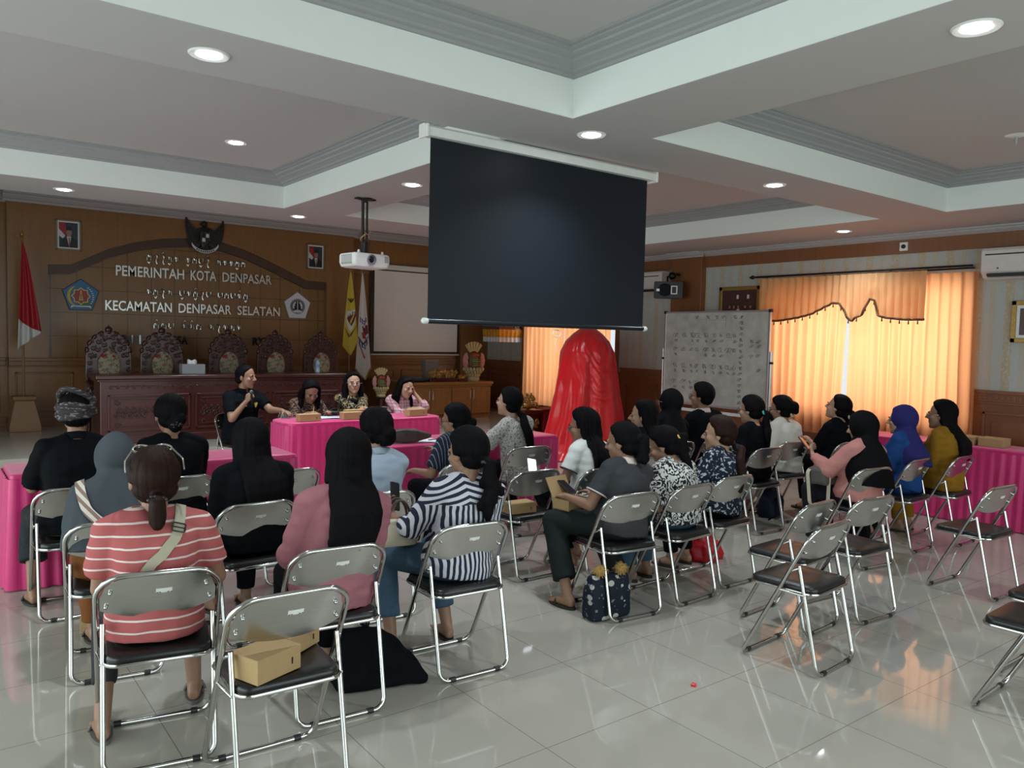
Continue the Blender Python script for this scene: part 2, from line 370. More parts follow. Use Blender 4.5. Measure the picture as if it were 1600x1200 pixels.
# ------------------------------------------------------------ folding chairs
def fillet(P, r, n=5, closed=False):      # rounds the corners of a 3D polyline; r: radius per corner
    P = [V(p) for p in P]; out = []; N = len(P)
    for i, p in enumerate(P):
        q = r[i] if isinstance(r, (list, tuple)) else r
        if (not closed and i in (0, N-1)) or not q: out.append(p); continue
        a = (P[i-1]-p).normalized(); b = (P[(i+1) % N]-p).normalized(); ang = a.angle(b); d = q/math.tan(ang/2)
        s, e = p+a*d, p+b*d
        c = p+(a+b).normalized()*(q/sin(ang/2))
        for k in range(n+1):
            t = k/n; v = (s-c).lerp(e-c, t).normalized()*q; out.append(c+v)
    return out
WF, WR = .222, .199
def fr_pt(x, z): return V((x, .222-.387*(z-.012)/.758, z))
def make_chair(label):
    t = thing('folding_chair', label, 'chair', group='chrome folding chairs')
    g = G(); P = [fr_pt(0, .012), fr_pt(-WF, .012), fr_pt(-WF, .76), fr_pt(WF, .76), fr_pt(WF, .012)]
    g.tube(fillet(P, [0, .05, .10, .10, .05], 6, True), .011, 8, True); g.build('front_frame', chrome, t, 60)
    g = G(); a = V((-WR, -.081, .558)); b = V((-WR, -.203, .012))
    g.tube(fillet([a, b, V((WR, -.203, .012)), V((WR, -.081, .558))], [0, .05, .05, 0], 6), .0105, 8); g.build('rear_frame', chrome, t, 60)
    # backrest: pressed steel sheet, hollow towards the sitter, rolled over the top tube
    def back(u, v):
        x = -.208+.416*u; q = abs(x)/.208
        zt = .752-(0 if q < .52 else .085*(1-sqrt(max(0, 1-((q-.52)/.48)**2)))) ; zb = .573+.038*q**2.4
        z = zb+(zt-zb)*v; p = fr_pt(x, z); return p+V((0, -.030*(1-q*q)*(1-.55*v)-.001, 0))
    g = G(); g.slab(back, 22, 8, (0, .004, 0)); bk = g.build('backrest', steel, t, 60)
    for sx in (-1, 1):
        for z, xx in ((.705, .172), (.635, .188)):
            g = G(); p = V(back(.5+sx*xx/.416, (z-.6)/.15)); g.cap(p+V((0, -.008, 0)), p+V((0, .006, 0)), .008, .008, 8); g.build('rivet', chrome, bk, 60)
    g = G(); c = V(back(.54, .62)); 
    g.slab(lambda u, v: V(back(.54+(u-.5)*.14, .62+(v-.5)*.11))+V((0, -.0025, 0)), 4, 1, (0, .0015, 0))
    st = tag(g.build('sticker', sticker, bk, 60), 'small white inventory sticker')
    # seat pad on a chrome rim
    o = rrect(-.188, -.165, .188, .205, .05); o = [(x*(1+.10*(y+.16)), y) for x, y in o]
    g = G(); g.rings([[V((x*s, .02+(y-.02)*s, z)) for x, y in o] for s, z in ((.97, .418), (1, .424), (1, .436), (.985, .446), (.94, .451), (.5, .447), (.02, .444))]); g.build('seat', vinyl, t, 60)
    g = G(); g.tube([V((x*1.015, .02+(y-.02)*1.015, .416)) for x, y in o], .0085, 6, True); g.build('seat_rim', chrome, t, 60)
    for sx in (-1, 1):
        g = G(); g.cap(V((sx*.211, -.081, .545)), V((sx*.217, fr_pt(0, .52).y, .52)), .007, .007, 6); g.build('hinge_link', chrome, t, 60); g = G(); g.cap(V((sx*.205, -.118, .41)), V((sx*.226, .02, .418)), .006, .006, 6)
        g.build('seat_link', chrome, t, 60)
        for y in (.222, -.203):
            g = G(); xx = (WF if y > 0 else WR)-.07; g.cap(V((sx*xx-.014, y, .0135)), V((sx*xx+.014, y, .0135)), .0132, .0132, 8, flat=True)
            tag(g.build('glide', blackp, t, 60), 'black plastic floor glide')
    return t
sticker = mixin(mat('sticker_paper', (.72,.72,.70), .6), lambda K: K.op('MULTIPLY', K.op('GREATER_THAN', K.noise(120, (1, 1, .25)), .52), K.op('MULTIPLY', K.op('GREATER_THAN', K.Z, .667), K.op('LESS_THAN', K.Z, .678))), (.03,.03,.05))
CH = {
'A4':(.77,3.35,-.19,'chair nearest the camera on the left, holding the woman in the pink striped shirt'),
'cb':(1.08,2.84,-.05,'empty folding chair with two cardboard boxes on its black seat'),
'A3':(.79,4.29,-.16,'chair under the woman in the grey headscarf and brown skirt'),
'A1':(.75,5.30,-.05,'chair under the man in the batik head cloth at the left table'),
'A2':(1.32,5.36,.12,'chair of the woman in black with a hair claw'),
'A5':(1.48,4.37,.06,'chair of the woman in black with straight shoulder-length hair'),
'A6':(1.49,3.31,-.09,'chair of the long-haired woman in the dusty pink blouse'),
'e450':(2.02,5.28,.08,'empty chair against the front edge of the left pink table'),
'A7':(2.21,4.28,-.05,'chair of the woman in the pale blue shirt'),
'A9':(2.22,3.35,-.06,'chair of the barefoot woman in the navy and white striped shirt'),
'A8':(3.25,4.92,-.08,'chair of the person in the navy pinstripe top'),
'A10':(4.24,5.40,-.12,'chair behind the woman in the speckled white blouse at the middle table'),
'e13':(3.50,4.42,.0,'empty chair with one cardboard box, left of the white polo'),
'e14':(4.74,5.10,.06,'empty chair at the corner of the middle magenta table, beyond the white polo'),
'A11':(3.98,4.27,.10,'chair of the woman in the white polo with wavy hair'),
'A12':(3.51,3.47,-.11,'chair of the person in the charcoal polo, patterned bag below'),
'A13':(4.05,3.47,.04,'chair of the woman in the zebra print blouse'),
'A14':(4.58,3.54,.02,'chair of the woman in the navy floral blouse'),
'A15':(4.78,4.46,-.18,'chair of the young woman in black who holds a hand to her mouth'),
'A16':(5.66,4.98,-.10,'chair of the woman in the black headscarf with glasses'),
'A17':(6.42,5.08,-.12,'chair of the short-haired person in the black polo, before the whiteboard'),
'A18':(6.10,4.32,-.04,'chair of the woman in black with a turquoise hair tie'),
'A19':(6.73,4.46,-.10,'chair of the masked woman in the white shirt'),
'A20':(7.27,4.16,-.20,'chair of the woman in black beside the masked woman'),
'A21':(5.88,3.21,-.15,'chair of the woman in the pink sweater and black headscarf'),
'A22':(6.68,3.26,.02,'chair of the woman in the blue headscarf'),
'A23':(7.24,3.15,.02,'chair of the long-haired woman in the mustard top'),
'c27':(4.26,2.71,.06,'empty chair, middle one of the three overlapping empty chairs'),
'c28':(3.81,2.36,.07,'empty chair nearest the camera among the three overlapping empty chairs'),
'c29':(4.74,2.61,-.08,'empty chair behind and right of the other two overlapping empty chairs'),
'c30':(5.92,2.34,-.06,'empty chair standing alone before the right pink table'),
'c31':(4.17,1.33,.04,'empty chair cut by the right edge of the view, near the camera'),
'c32':(4.68,1.42,.0,'empty chair of which only a seat corner shows at the right edge'),
'P1':(2.90,8.88,pi+.28,'chair of the man with the microphone'),
'P2':(3.64,8.92,pi,'chair of the woman writing at the head table'),
'P3':(4.26,8.92,pi-.1,'chair of the woman with glasses at the head table'),
'P4':(4.90,8.90,pi,'chair of the woman in the pink checked shirt'),
}
proto = None
for k, (x, y, r, lab) in CH.items():
    if proto is None: proto = make_chair(lab); proto.location = (x, y, 0); proto.rotation_euler = (0, 0, r)
    else: dup(proto, (x, y, 0), r, lab)

# ------------------------------------------------------------ tables under pleated magenta cloths
def cloth_table(label, x0, y0, x1, y1, z=.75, r=.03, amp=.014, seed=0, bell=.0):
    t = thing('skirted_table', label, 'table', ((x0+x1)/2, (y0+y1)/2, 0), 0, 'tables under magenta cloths')
    cx, cy = (x0+x1)/2, (y0+y1)/2; X0, X1, Y0_, Y1 = x0-cx, x1-cx, y0-cy, y1-cy
    # top cloth with a short overhang
    o = rrect(X0, Y0_, X1, Y1, r, 6); g = G()
    g.rings([[V((x*s, y*s, zz)) for x, y in o] for s, zz in ((.02, z), (.5, z), (.985, z), (1.0, z-.004), (1.003, z-.012), (1.004, z-.045))])
    g.build('tablecloth', pink, t, 60)
    # skirt around the edge
    pts = []; o = rrect(X0, Y0_, X1, Y1, max(r, .03), 6); per = 0; L = [0]
    for i in range(len(o)): a, b = V((*o[i], 0)), V((*o[(i+1) % len(o)], 0)); per += (b-a).length; L.append(per)
    n = int(per/.017)
    def sk(u, v):
        d = u*per; i = max(k for k in range(len(o)) if L[k] <= d+1e-9); i = min(i, len(o)-1); a, b = V((*o[i], 0)), V((*o[(i+1) % len(o)], 0))
        q = (d-L[i])/max(1e-6, L[i+1]-L[i]); p = a.lerp(b, q); t_ = (b-a).normalized(); nn = V((t_.y, -t_.x, 0))
        ph = d*2*pi/.085 + 1.3*noise.noise((d*3, seed, 0)); k = amp*(.45+.55*v)
        return V((p.x, p.y, z-.03-(z-.036)*v)) + nn*(.012+k*(1+sin(ph+.5*sin(v*2+d*2)))*(.8+.5*noise.noise((d*5, v*1.5, seed)))+bell*v)
    g = G(); g.grid(sk, n, 10, 0, True); g.build('skirt', pink, t, 180)
    return t
cloth_table('magenta table at left behind the man in the head cloth', .47, 5.87, 2.37, 6.38, seed=1, bell=.02)
cloth_table('magenta table in the middle with a brown waist bag on it', 2.95, 5.86, 5.05, 6.42, seed=2)
cloth_table('magenta head table where the speakers sit', 3.08, 7.86, 4.98, 8.44, r=.16, amp=.02, seed=3)
cloth_table('magenta table along the right wall beside the mustard top woman', 8.14, 1.2, 8.62, 4.75, seed=4)

# ------------------------------------------------------------ cardboard boxes
def box(label, x, y, z, rz, sx=.20, sy=.135, sz=.085, group='brown cardboard snack boxes', tilt=0):
    t = thing('cardboard_box', label, 'box', (x, y, z), rz, group)
    g = G(); a, b, e = sx/2, sy/2, .0
    g.rings([[V((-a*s, -b*s, q)), V((a*s, -b*s, q)), V((a*s, b*s, q)), V((-a*s, b*s, q))] for s, q in ((1, .001), (1.0, sz*.5), (.985, sz-.004))]); g.build('carton', card, t, 0, .002)
    g = G(); g.rings([[V((-a*s, -b*s, q)), V((a*s, -b*s, q)), V((a*s, b*s, q)), V((-a*s, b*s, q))] for s, q in ((1.006, sz-.02), (1.006, sz), (.97, sz+.003))]); g.build('lid', card, t, 0, .0015)
    g = G(); g.box((a*.55, -b-.003, sz*.35), (a*.60, -b-.0005, sz*.62)); tag(g.build('tab_slot', blackp, t, 0), 'dark slot of the closing tab')
    return t
def on_chair(k, lx, ly): 
    x, y, r, _ = CH[k]; return (x+cos(r)*lx-sin(r)*ly, y+sin(r)*lx+cos(r)*ly)
x, y = on_chair('cb', -.07, -.07); box('snack box at the front left of the two boxes on the empty chair', x, y, .4525, .36, .20, .15, .088)
x, y = on_chair('cb', .082, .098); box('snack box at the back right of the two boxes on the empty chair', x, y, .4525, .55, .20, .125, .078)
x, y = on_chair('e13', -.07, -.03); box('long snack box alone on a chair seat', x, y, .4525, -.08, .22, .13, .072)
box('snack box on the floor under the grey headscarf woman', .83, 4.86, 0, -.3, .22, .15, .09)
box('snack box on the head table in front of the man with the microphone', 3.36, 8.01, .752, .02, .24, .11, .075)
box('snack box in the middle of the head table, nearest of two', 3.86, 8.00, .752, .0, .24, .12, .078)
box('snack box in the middle of the head table, hidden behind another', 4.03, 8.27, .752, .05, .24, .11, .075)
box('snack box at the right end of the head table', 4.70, 8.03, .752, .02, .24, .12, .078)
box('snack box on the middle table behind the brown waist bag', 3.60, 6.22, .752, -.1, .2, .12, .06)
box('left one of two touching boxes on the right wall table', 8.36, 3.42, .752, 1.5, .17, .2, .075)
box('right one of two touching boxes on the right wall table', 8.36, 3.20, .752, 1.6, .22, .2, .08)
def sheet(label, x, y, z, rz, m, sx=.21, sy=.297, nm='paper_sheet'):
    g = G(); g.slab(lambda u, v: V(((u-.5)*sx, (v-.5)*sy, .003+.004*sin(u*3+v*5))), 6, 6, (0, 0, .0012)); o = g.build(nm, m, None, 60); o.location = (x, y, z); o.rotation_euler = (0, 0, rz); return tag(o, label, 'paper')
bluep = mat('pale_blue_paper', (.50,.64,.78), .7)
sheet('pale blue papers lying on the head table before the writing woman', 3.72, 8.22, .754, 1.2, bluep)
sheet('white papers on the middle magenta table beside the waist bag', 3.72, 5.96, .754, .5, paper)

# ------------------------------------------------------------ black pull-down screen
t = thing('pull_down_screen', 'black-backed projection screen hanging from the ceiling', 'projection screen', (0, 0, 0))
scrb = mat('black_screen_cloth', (.009,.012,.018), .45, 0, .1, 2, spec=.22)
g = G(); g.slab(lambda u, v: V((2.50+1.89*u, 4.15+.004*sin(u*9), 1.80+1.10*v)), 20, 4, (0, .003, 0)); g.build('screen_fabric', scrb, t, 60)
g = G(); g.rings([[V((x, 4.15+a, 2.925+b)) for a, b in ((-.04, -.03), (.03, -.03), (.04, -.02), (.04, .03), (-.03, .033), (-.04, .02))] for x in (2.46, 4.44)]); g.build('screen_case', whitep, t, 30)
for x in (2.445, 4.44):
    g = G(); g.box((x, 4.10, 2.885), (x+.016, 4.20, 2.962)); g.box((x-.01, 4.12, 2.95), (x+.03, 4.18, 2.966)); g.build('bracket', whitep, t, 0, .004)
g = G(); g.tube([(2.49, 4.15, 1.79), (4.40, 4.15, 1.79)], .017, 10); g.build('bottom_bar', mat('dark_bar', (.03,.035,.04), .25, .6), t, 60)
for x in (2.475, 4.40):
    g = G(); g.cap((x, 4.15, 1.79), (x+.015, 4.15, 1.79), .02, .02, 10); tag(g.build('end_cap', whitep, t, 60), 'white end cap of the bottom bar')
g = G(); g.tube([V((3.54, 4.15, 1.765))+V((.035*cos(a), 0, -.03+.024*sin(a))) for a in np.linspace(-.3, 2*pi-.3, 20)], .0035, 6, True); g.tube([(3.54, 4.15, 1.71), (3.53, 4.15, 1.67), (3.545, 4.15, 1.61)], .002, 5); g.build('pull_ring', whitep, t, 60)

# ------------------------------------------------------------ ceiling projector
t = thing('ceiling_projector', 'white projector hanging on a black pole from the ceiling', 'projector', (3.38, 6.77, 0), .12)
g = G(); g.lathe([(.07, 2.963), (.07, 2.955), (.03, 2.945), (.022, 2.93), (0, 2.93)], n=16); g.box((-.1, -.03, 2.952), (.1, .03, 2.963)); g.build('ceiling_plate', blackp, t, 40)
g = G(); g.tube([(-.025, 0, 2.95), (-.025, 0, 2.5)], .014, 10); g.tube([(.022, 0, 2.95), (.022, 0, 2.5)], .010, 10); g.tube([(.0, 0, 2.56), (0, 0, 2.46)], .03, 10); g.build('pole', blackp, t, 60)
g = G(); random.seed(3); g.tube([V((.045*cos(i*1.1)+.004*random.random(), .04*sin(i*1.1), 2.57+.012*i+.02*sin(i*2))) for i in range(9)], .006, 6); g.tube([(.03, -.02, 2.75), (.045, -.03, 2.68), (.02, -.03, 2.6)], .004, 6); tag(g.build('cable', mat('orange_cable', (.5,.28,.14), .6), t, 60), 'orange cable bundle wound on the pole')
g = G(); g.rings([[V((x*s, y*s, z)) for x, y in rrect(-.2, -.14, .2, .14, .035)] for s, z in ((.80, 2.315), (.93, 2.325), (1, 2.36), (1, 2.42), (.97, 2.44), (.9, 2.447))]); body = g.build('body', whitep, t, 40)
for x in (-.13, .13, 0):
    g = G(); g.cap((x, -.1 if x else .11, 2.44), (x, -.1 if x else .11, 2.465), .014, .012, 10); g.build('mount_foot', whitep, t, 60)
RX = Mx.Translation((-.02, -.145, 2.39)) @ Mx.Rotation(pi/2, 4, 'X')
g = G(); g.lathe([(.045, -.01), (.047, .012), (.038, .014), (.036, 0)], n=24, mat=RX); g.build('lens_ring', mat('grey_ring', (.3,.3,.32), .3, .5), t, 60)
g = G(); g.ell((-.02, -.138, 2.39), (.034, .016, .034)); g.build('lens', mat('lens_glass', (.01,.012,.02), .05), t, 60)
g = G()
for i in range(9): g.box((-.2025, -.09+i*.02, 2.345), (-.198, -.08+i*.02, 2.43))
g.box((.13, -.1425, 2.37), (.17, -.139, 2.43)); tag(g.build('vent_slots', mat('vent_grey', (.35,.35,.33), .6), t, 0), 'grey vent slots')

# ------------------------------------------------------------ white wall screen over the cabinets
t = thing('wall_screen', 'white projection screen mounted on the teak back wall', 'projection screen')
scw = mat('white_screen_cloth', (.78,.76,.73), .8, 0, .03)
g = G(); g.box((6.47, 12.555, 1.40), (8.22, 12.562, 2.83)); g.build('screen_fabric', scw, t, 0)
g = G(); g.box((6.40, 12.563, 1.36), (8.27, 12.568, 2.86)); tag(g.build('black_border', blackp, t, 0), 'black margin of the screen')
g = G(); g.box((6.40, 12.52, 2.85), (8.28, 12.61, 2.94)); g.build('screen_case', whitep, t, 0, .01)
g = G(); g.tube([(6.42, 12.56, 1.345), (8.30, 12.56, 1.345)], .014, 8); g.build('bottom_bar', whitep, t, 60)

# ------------------------------------------------------------ whiteboard on a stand
board = mixin(mat('smudged_whiteboard', (.50,.49,.46), .3, 0, .16, 9), lambda K: K.op('MULTIPLY', K.op('SUBTRACT', K.noise(5, (1, 1, 1), 6), .42), 2.2), (.27,.26,.25))
t = thing('whiteboard', 'large smudged whiteboard on a stand with handwritten rows', 'whiteboard', (8.42, 6.68, 0), -.04)
g = G(); g.box((0, -.87, .86), (.02, .87, 2.10)); g.build('writing_surface', board, t, 0)
alu = mat('aluminium', (.55,.55,.56), .35, .8)
g = G()
for q in ((-.89, .84, .89, .87), (-.89, 2.09, .89, 2.115), (-.89, .84, -.86, 2.115), (.86, .84, .89, 2.115)): g.box((-.006, q[0], q[1]), (.026, q[2], q[3]))
g.build('board_frame', alu, t, 0, .003)
g = G(); g.box((-.07, -.8, .76), (.02, .8, .775)); g.box((-.075, -.8, .76), (-.07, .8, .80)); g.build('pen_tray', whitep, t, 0)
for y in (-.91, .91):
    g = G(); g.tube([(.02, y, .04), (.02, y, 1.60)], .017, 8); g.box((-.28, y-.02, .025), (.28, y+.02, .06)); g.build('stand_leg', alu, t, 40)
    g = G(); g.cap((.0, y, 1.46), (.0, y-.03, 1.46), .015, .015, 8); g.build('pivot_knob', blackp, t, 60)
for y in (-.88, .88):
    for z in (.85, 2.105): g = G(); g.box((-.009, y-.022, z-.02), (.028, y+.022, z+.02)); g.build('corner_cap', blackp, t, 0, .004)
g = G(); random.seed(11)
def scrib(y, z, s):
    n = random.randint(5, 9); a = random.random()*6; P = []
    for i in range(n*3):
        q = i/(n*3-1); P.append(V((-.0012, y - s*(.9*q-.45) - s*.3*cos(a+q*9*1.3), z + s*.42*sin(a*2+q*11))))
    g.tube(P, .0022*(.8+.5*random.random()), 4)
for z in (1.79, 1.60, 1.375, 1.15):
    for y in (.66, .50, .36, .27, .12, -.02, -.14, -.26, -.36)[:9 if z > 1.2 else 4]: scrib(y+.02*random.random(), z, .05+.03*random.random()); scrib(y, z-.075, .04) if random.random() < .6 else 0
for i in range(16): scrib(-.46+.01*random.random(), 2.03-.073*i, .045)
for y, z in ((-.62, 1.72), (-.72, 1.72), (-.62, 1.66), (-.73, 1.66), (-.62, 1.53), (-.72, 1.54), (-.74, 1.36)): scrib(y, z, .05)
for y in (.30, .1, -.05, -.15, -.35): scrib(y, 2.03, .05)
for a in ((.34, 2.0, -.2, 1.99), (.13, 2.07, .13, 1.95), (-.2, 2.07, -.2, 1.9)): g.tube([(-.0012, a[0], a[1]), (-.0012, a[2], a[3])], .0012, 4)
tag(g.build('handwriting', mat('marker_ink', (.04,.045,.06), .5), t, 60), 'rows of black marker handwriting')
# ------------------------------------------------------------ curtains
def cloth_trans(name, col, tr, tint):
    m = mat(name, col, .75, 0, .06, 3); nt = m.node_tree; b = nt.nodes['Principled BSDF']; o = nt.nodes['Material Output']
    t = nt.nodes.new('ShaderNodeBsdfTranslucent'); t.inputs[0].default_value = (*tint, 1); mx = nt.nodes.new('ShaderNodeMixShader'); mx.inputs[0].default_value = tr
    nt.links.new(b.outputs[0], mx.inputs[1]); nt.links.new(t.outputs[0], mx.inputs[2]); nt.links.new(mx.outputs[0], o.inputs[0]); return m
cur = cloth_trans('orange_curtain', (.58,.27,.13), .60, (.95,.45,.21))
val = cloth_trans('peach_valance', (.60,.38,.19), .30, (.85,.48,.22))
trimm = mat('bead_trim', (.09,.035,.012), .6, 0, .5, 60)
def drape(g, ya, yb, x, ztop, zbot, per=.125, amp=.040, seed=0, zb2=None, skew=0):
    n = max(12, int(abs(yb-ya)/.011))
    def fn(u, v):
        y = ya+(yb-ya)*u; zb = zbot if zb2 is None else zb2(y); z = ztop+(zb-ztop)*v
        ph = 2*pi*y/per+1.9*noise.noise((y*3.1, seed, 0))
        a = amp*(.55+.45*v)*(.8+.6*noise.noise((y*4, v*.8, seed+5)))
        return V((x+a*sin(ph+.4*noise.noise((y*2, v*2, seed)))+.012*noise.noise((y*9, v*3, seed)), y+skew*v*u+.010*cos(ph)*v, z))
    g.grid(fn, n, 16)
def curtains(label, panels, x, z0, z1, seed, group='orange window curtains'):
    for i, (ya, yb, lab, skew) in enumerate(panels):
        g = G(); drape(g, ya, yb, x, z0, z1, seed=seed+i, skew=skew); o = g.build('curtain', cur, None, 180); tag(o, lab, 'curtain', group)
curtains('', [(6.18, 5.02, 'orange curtain left of the bright gap, beside the whiteboard', .06), (4.99, 3.60, 'orange curtain right of the bright gap, under the air conditioner', -.03)], XR-.10, 2.50, .62, 1)
curtains('', [(11.22, 10.13, 'orange curtain left of the red draped statue', 0), (10.10, 9.02, 'orange curtain behind and right of the red draped statue', 0)], XR-.09, 2.45, .52, 7)
t = thing('curtain_valance', 'peach valance with dark beaded scalloped edge over the curtains', 'valance')
KV = [(6.2, 1.99), (5.9, 1.99), (5.62, 2.03), (5.45, 2.07), (5.3, 2.14), (5.17, 2.20), (5.08, 2.19), (4.98, 2.03), (4.93, 1.98), (4.88, 2.02), (4.80, 2.06), (4.72, 2.24), (4.66, 2.22), (4.62, 2.05), (4.52, 2.02), (4.3, 2.0), (4.12, 2.0)]
def kv(y):
    for (a, b), (c, d) in zip(KV[:-1], KV[1:]):
        if c <= y <= a: return b+(d-b)*(a-y)/(a-c)
    return KV[0][1] if y > KV[0][0] else KV[-1][1]
g = G(); drape(g, 6.22, 4.96, XR-.17, 2.53, 2, .10, .022, 21, kv); drape(g, 4.97, 4.10, XR-.18, 2.53, 2, .085, .02, 23, kv); g.build('pleated_cloth', val, t, 180)
g = G(); ph = []
y = 6.2
while y > 4.1: ph.append(V((XR-.195+.012*sin(2*pi*y/.1), y, kv(y)))); y -= .02
g.tube(ph, .014, 6); g.build('bead_edge', trimm, t, 60)
g = G()
for i in range(2, len(ph), 5): g.cap(ph[i], ph[i]+V((0, 0, -.045)), .004, .009, 6)
tag(g.build('tassels', trimm, t, 60), 'row of small dark tassels', kind='stuff')
black_iron = mat('black_iron', (.012,.011,.011), .4, .5)
def rod(lab, y0, y1, x, z, fin):
    t = thing('curtain_rod', lab, 'curtain rod'); g = G(); g.tube([(x, y0, z), (x, y1, z)], .013, 8); g.tube([(x+.05, y0-.05, z-.03), (x+.05, y1, z-.02)], .010, 8); g.build('rod', black_iron, t, 60)
    for y in fin: g = G(); g.lathe([(0, 0), (.012, .01), (.028, .03), (.02, .06), (.008, .08), (0, .10)], n=10, mat=Mx.Translation((x, y, z)) @ Mx.Rotation(-pi/2 if y > y1 else pi/2, 4, 'X')); g.build('finial', black_iron, t, 60)
    for y in np.linspace(y0-.1, y1+.1, 4): g = G(); g.tube([(x, y, z), (XR-.005, y, z)], .008, 6); g.build('bracket', black_iron, t, 60)
rod('black iron curtain rod above the orange curtains at the right', 6.32, 3.66, XR-.13, 2.56, [6.32]); rod('curtain rod over the window behind the red statue', 11.3, 8.98, XR-.12, 2.49, [11.3])

# ------------------------------------------------------------ wall units on the right
acm = mat('aircon_plastic', (.62,.57,.55), .4)
def aircon(lab, y0, y1, z0, z1):
    t = thing('air_conditioner', lab, 'air conditioner', group='split air conditioners')
    g = G(); pr_ = [(0, z0+.03), (.06, z0), (.15, z0+.02), (.215, z0+.08), (.22, z1-.03), (.20, z1), (0, z1)]
    g.rings([[V((XR-o, y, z)) for o, z in pr_] for y in (y0, y1)]); g.build('casing', acm, t, 25, .008)
    g = G(); g.box((XR-.2225, y0+.06, z1-.075), (XR-.215, y1-.04, z1-.062)); tag(g.build('intake_slot', blackp, t, 0), 'dark slot along the upper front')
    g = G(); g.box((XR-.20, y0+.07, z0+.030), (XR-.12, y1-.06, z0+.042), mat=Mx.Identity(4)); g.box((XR-.214, y0+.07, z0+.038), (XR-.19, y1-.06, z0+.062)); tag(g.build('outlet_slot', blackp, t, 0), 'dark air outlet')
    g = G(); g.slab(lambda u, v: V((XR-.20+.06*v, y0+.06+(y1-y0-.12)*u, z0+.012-.012*v)), 2, 2, (0, 0, .004)); g.build('louver', acm, t, 0)
    g = G(); g.box((XR-.2225, y1-.17, z0+.105), (XR-.2195, y1-.155, z0+.118)); g.build('indicator', blackp, t, 0)
aircon('white split air conditioner at the top right beside the curtains', 2.72, 3.55, 2.40, 2.72); aircon('air conditioner half hidden behind the black screen and speaker', 7.86, 8.66, 2.40, 2.72)
t = thing('wall_speaker', 'black loudspeaker with white square emblem on a wall bracket', 'speaker', (8.55, 7.62, 2.42), -.75)
g = G(); g.rings([[V((x*s, y, z*s)) for x, z in rrect(-.2, -.12, .2, .12, .02)] for y, s in ((-.14, .97), (-.12, 1), (.05, .95), (.14, .72))]); g.build('cabinet', blackp, t, 40)
g = G(); g.ell((-.05, -.14, 0), (.10, .012, .09)); g.build('cone_grille', mat('speaker_cloth', (.008,.01,.016), .8), t)
g = G()
for q in ((.05, -.06, .14, -.045), (.05, .045, .14, .06), (.05, -.06, .065, .06), (.125, -.06, .14, .06)): g.box((q[0]-.02, -.148, q[1]), (q[2]-.02, -.138, q[3]))
tag(g.build('emblem_frame', whitep, t, 0), 'white square outline')
g = G(); g.box((-.17, -.147, -.02), (-.11, -.14, .015)); tag(g.build('badge', alu, t, 0), 'small silver badge')
g = G(); g.tube([(.0, .08, .1), (.0, .1, .2), (.1, .12, .24), (.25, .22, .24)], .017, 8); g.ell((.06, .02, .21), (.055, .05, .055)); g.build('bracket', black_iron, t, 60)
def picture(name, lab, cat, make, w_, h_, loc, rz, frame, fw=.03, mount=.02, group=None, tiltx=0):
    t = thing(name, lab, cat, loc, rz, group); t.rotation_euler = (tiltx, 0, rz)
    g = G()
    for q in ((-w_/2, -h_/2, w_/2, -h_/2+fw), (-w_/2, h_/2-fw, w_/2, h_/2), (-w_/2, -h_/2, -w_/2+fw, h_/2), (w_/2-fw, -h_/2, w_/2, h_/2)): g.box((q[0], -.025, q[1]), (q[2], 0, q[3]))
    g.build('frame', frame, t, 0, .004)
    g = G(); g.box((-w_/2+fw*.8, -.010, -h_/2+fw*.8), (w_/2-fw*.8, -.002, h_/2-fw*.8)); g.build('mount', paper if mount else maho, t, 0)
    make(t, w_/2-fw-mount, h_/2-fw-mount)
def flat(t, name, m, poly, y):
    g = G(); g.prism(poly, lambda a, b, k: V((a, y-.0012*k, b))); return g.build(name, m, t, 0)
suit = mat('print_dark', (.012,.014,.02), .35); bgm = mat('print_blue_grey', (.03,.045,.06), .35); redp = mat('print_red', (.36,.02,.03), .4); skinp = mat('print_skin', (.32,.19,.13), .4); whp = mat('print_white', (.62,.62,.62), .4)
def circ(cx, cz, rx, rz_, n=20, a0=0, a1=2*pi): return [(cx+rx*cos(a0+(a1-a0)*i/n), cz+rz_*sin(a0+(a1-a0)*i/n)) for i in range(n)]
def portrait(t, a, b):
    flat(t, 'photo', bgm, [(-a, -b), (a, -b), (a, b), (-a, b)], -.011)
    flat(t, 'flag_print', redp, [(-a, b), (-a*.35, b), (-a*.1, -b*.1), (-a, b*.45)], -.0125); flat(t, 'flag_print', whp, [(-a, b*.45), (-a*.35, -b*.05), (-a*.5, -b*.35), (-a, -b*.1)], -.0125)
    flat(t, 'suit', suit, [(-a*.95, -b), (a*.9, -b), (a*.85, -b*.42), (a*.35, -b*.12), (-a*.3, -b*.12), (-a*.85, -b*.42)], -.0140)
    flat(t, 'shirt_front', whp, [(-a*.2, -b*.12), (a*.28, -b*.12), (a*.08, -b)], -.0153); flat(t, 'tie', redp, [(-.0, -b*.2), (a*.12, -b*.2), (a*.15, -b*.8), (a*.05, -b)], -.0166)
    flat(t, 'face', skinp, circ(.06*a, .2*b, .28*a, .33*b), -.0166); flat(t, 'cap', suit, [(-a*.28, b*.38), (a*.40, b*.38), (a*.34, b*.68), (-a*.22, b*.68)], -.018)
ptf = mat('gilt_grey_frame', (.24,.19,.13), .4, .3)
picture('framed_portrait', 'framed official portrait on the wall above the left flag', 'picture', portrait, .31, .42, (1.72, YB-.005, 2.97), 0, ptf, .022, .018, 'official portraits')
picture('framed_portrait', 'framed official portrait on the wall right of the arch', 'picture', portrait, .31, .42, (5.33, YB-.005, 2.96), 0, ptf, .022, .018, 'official portraits')
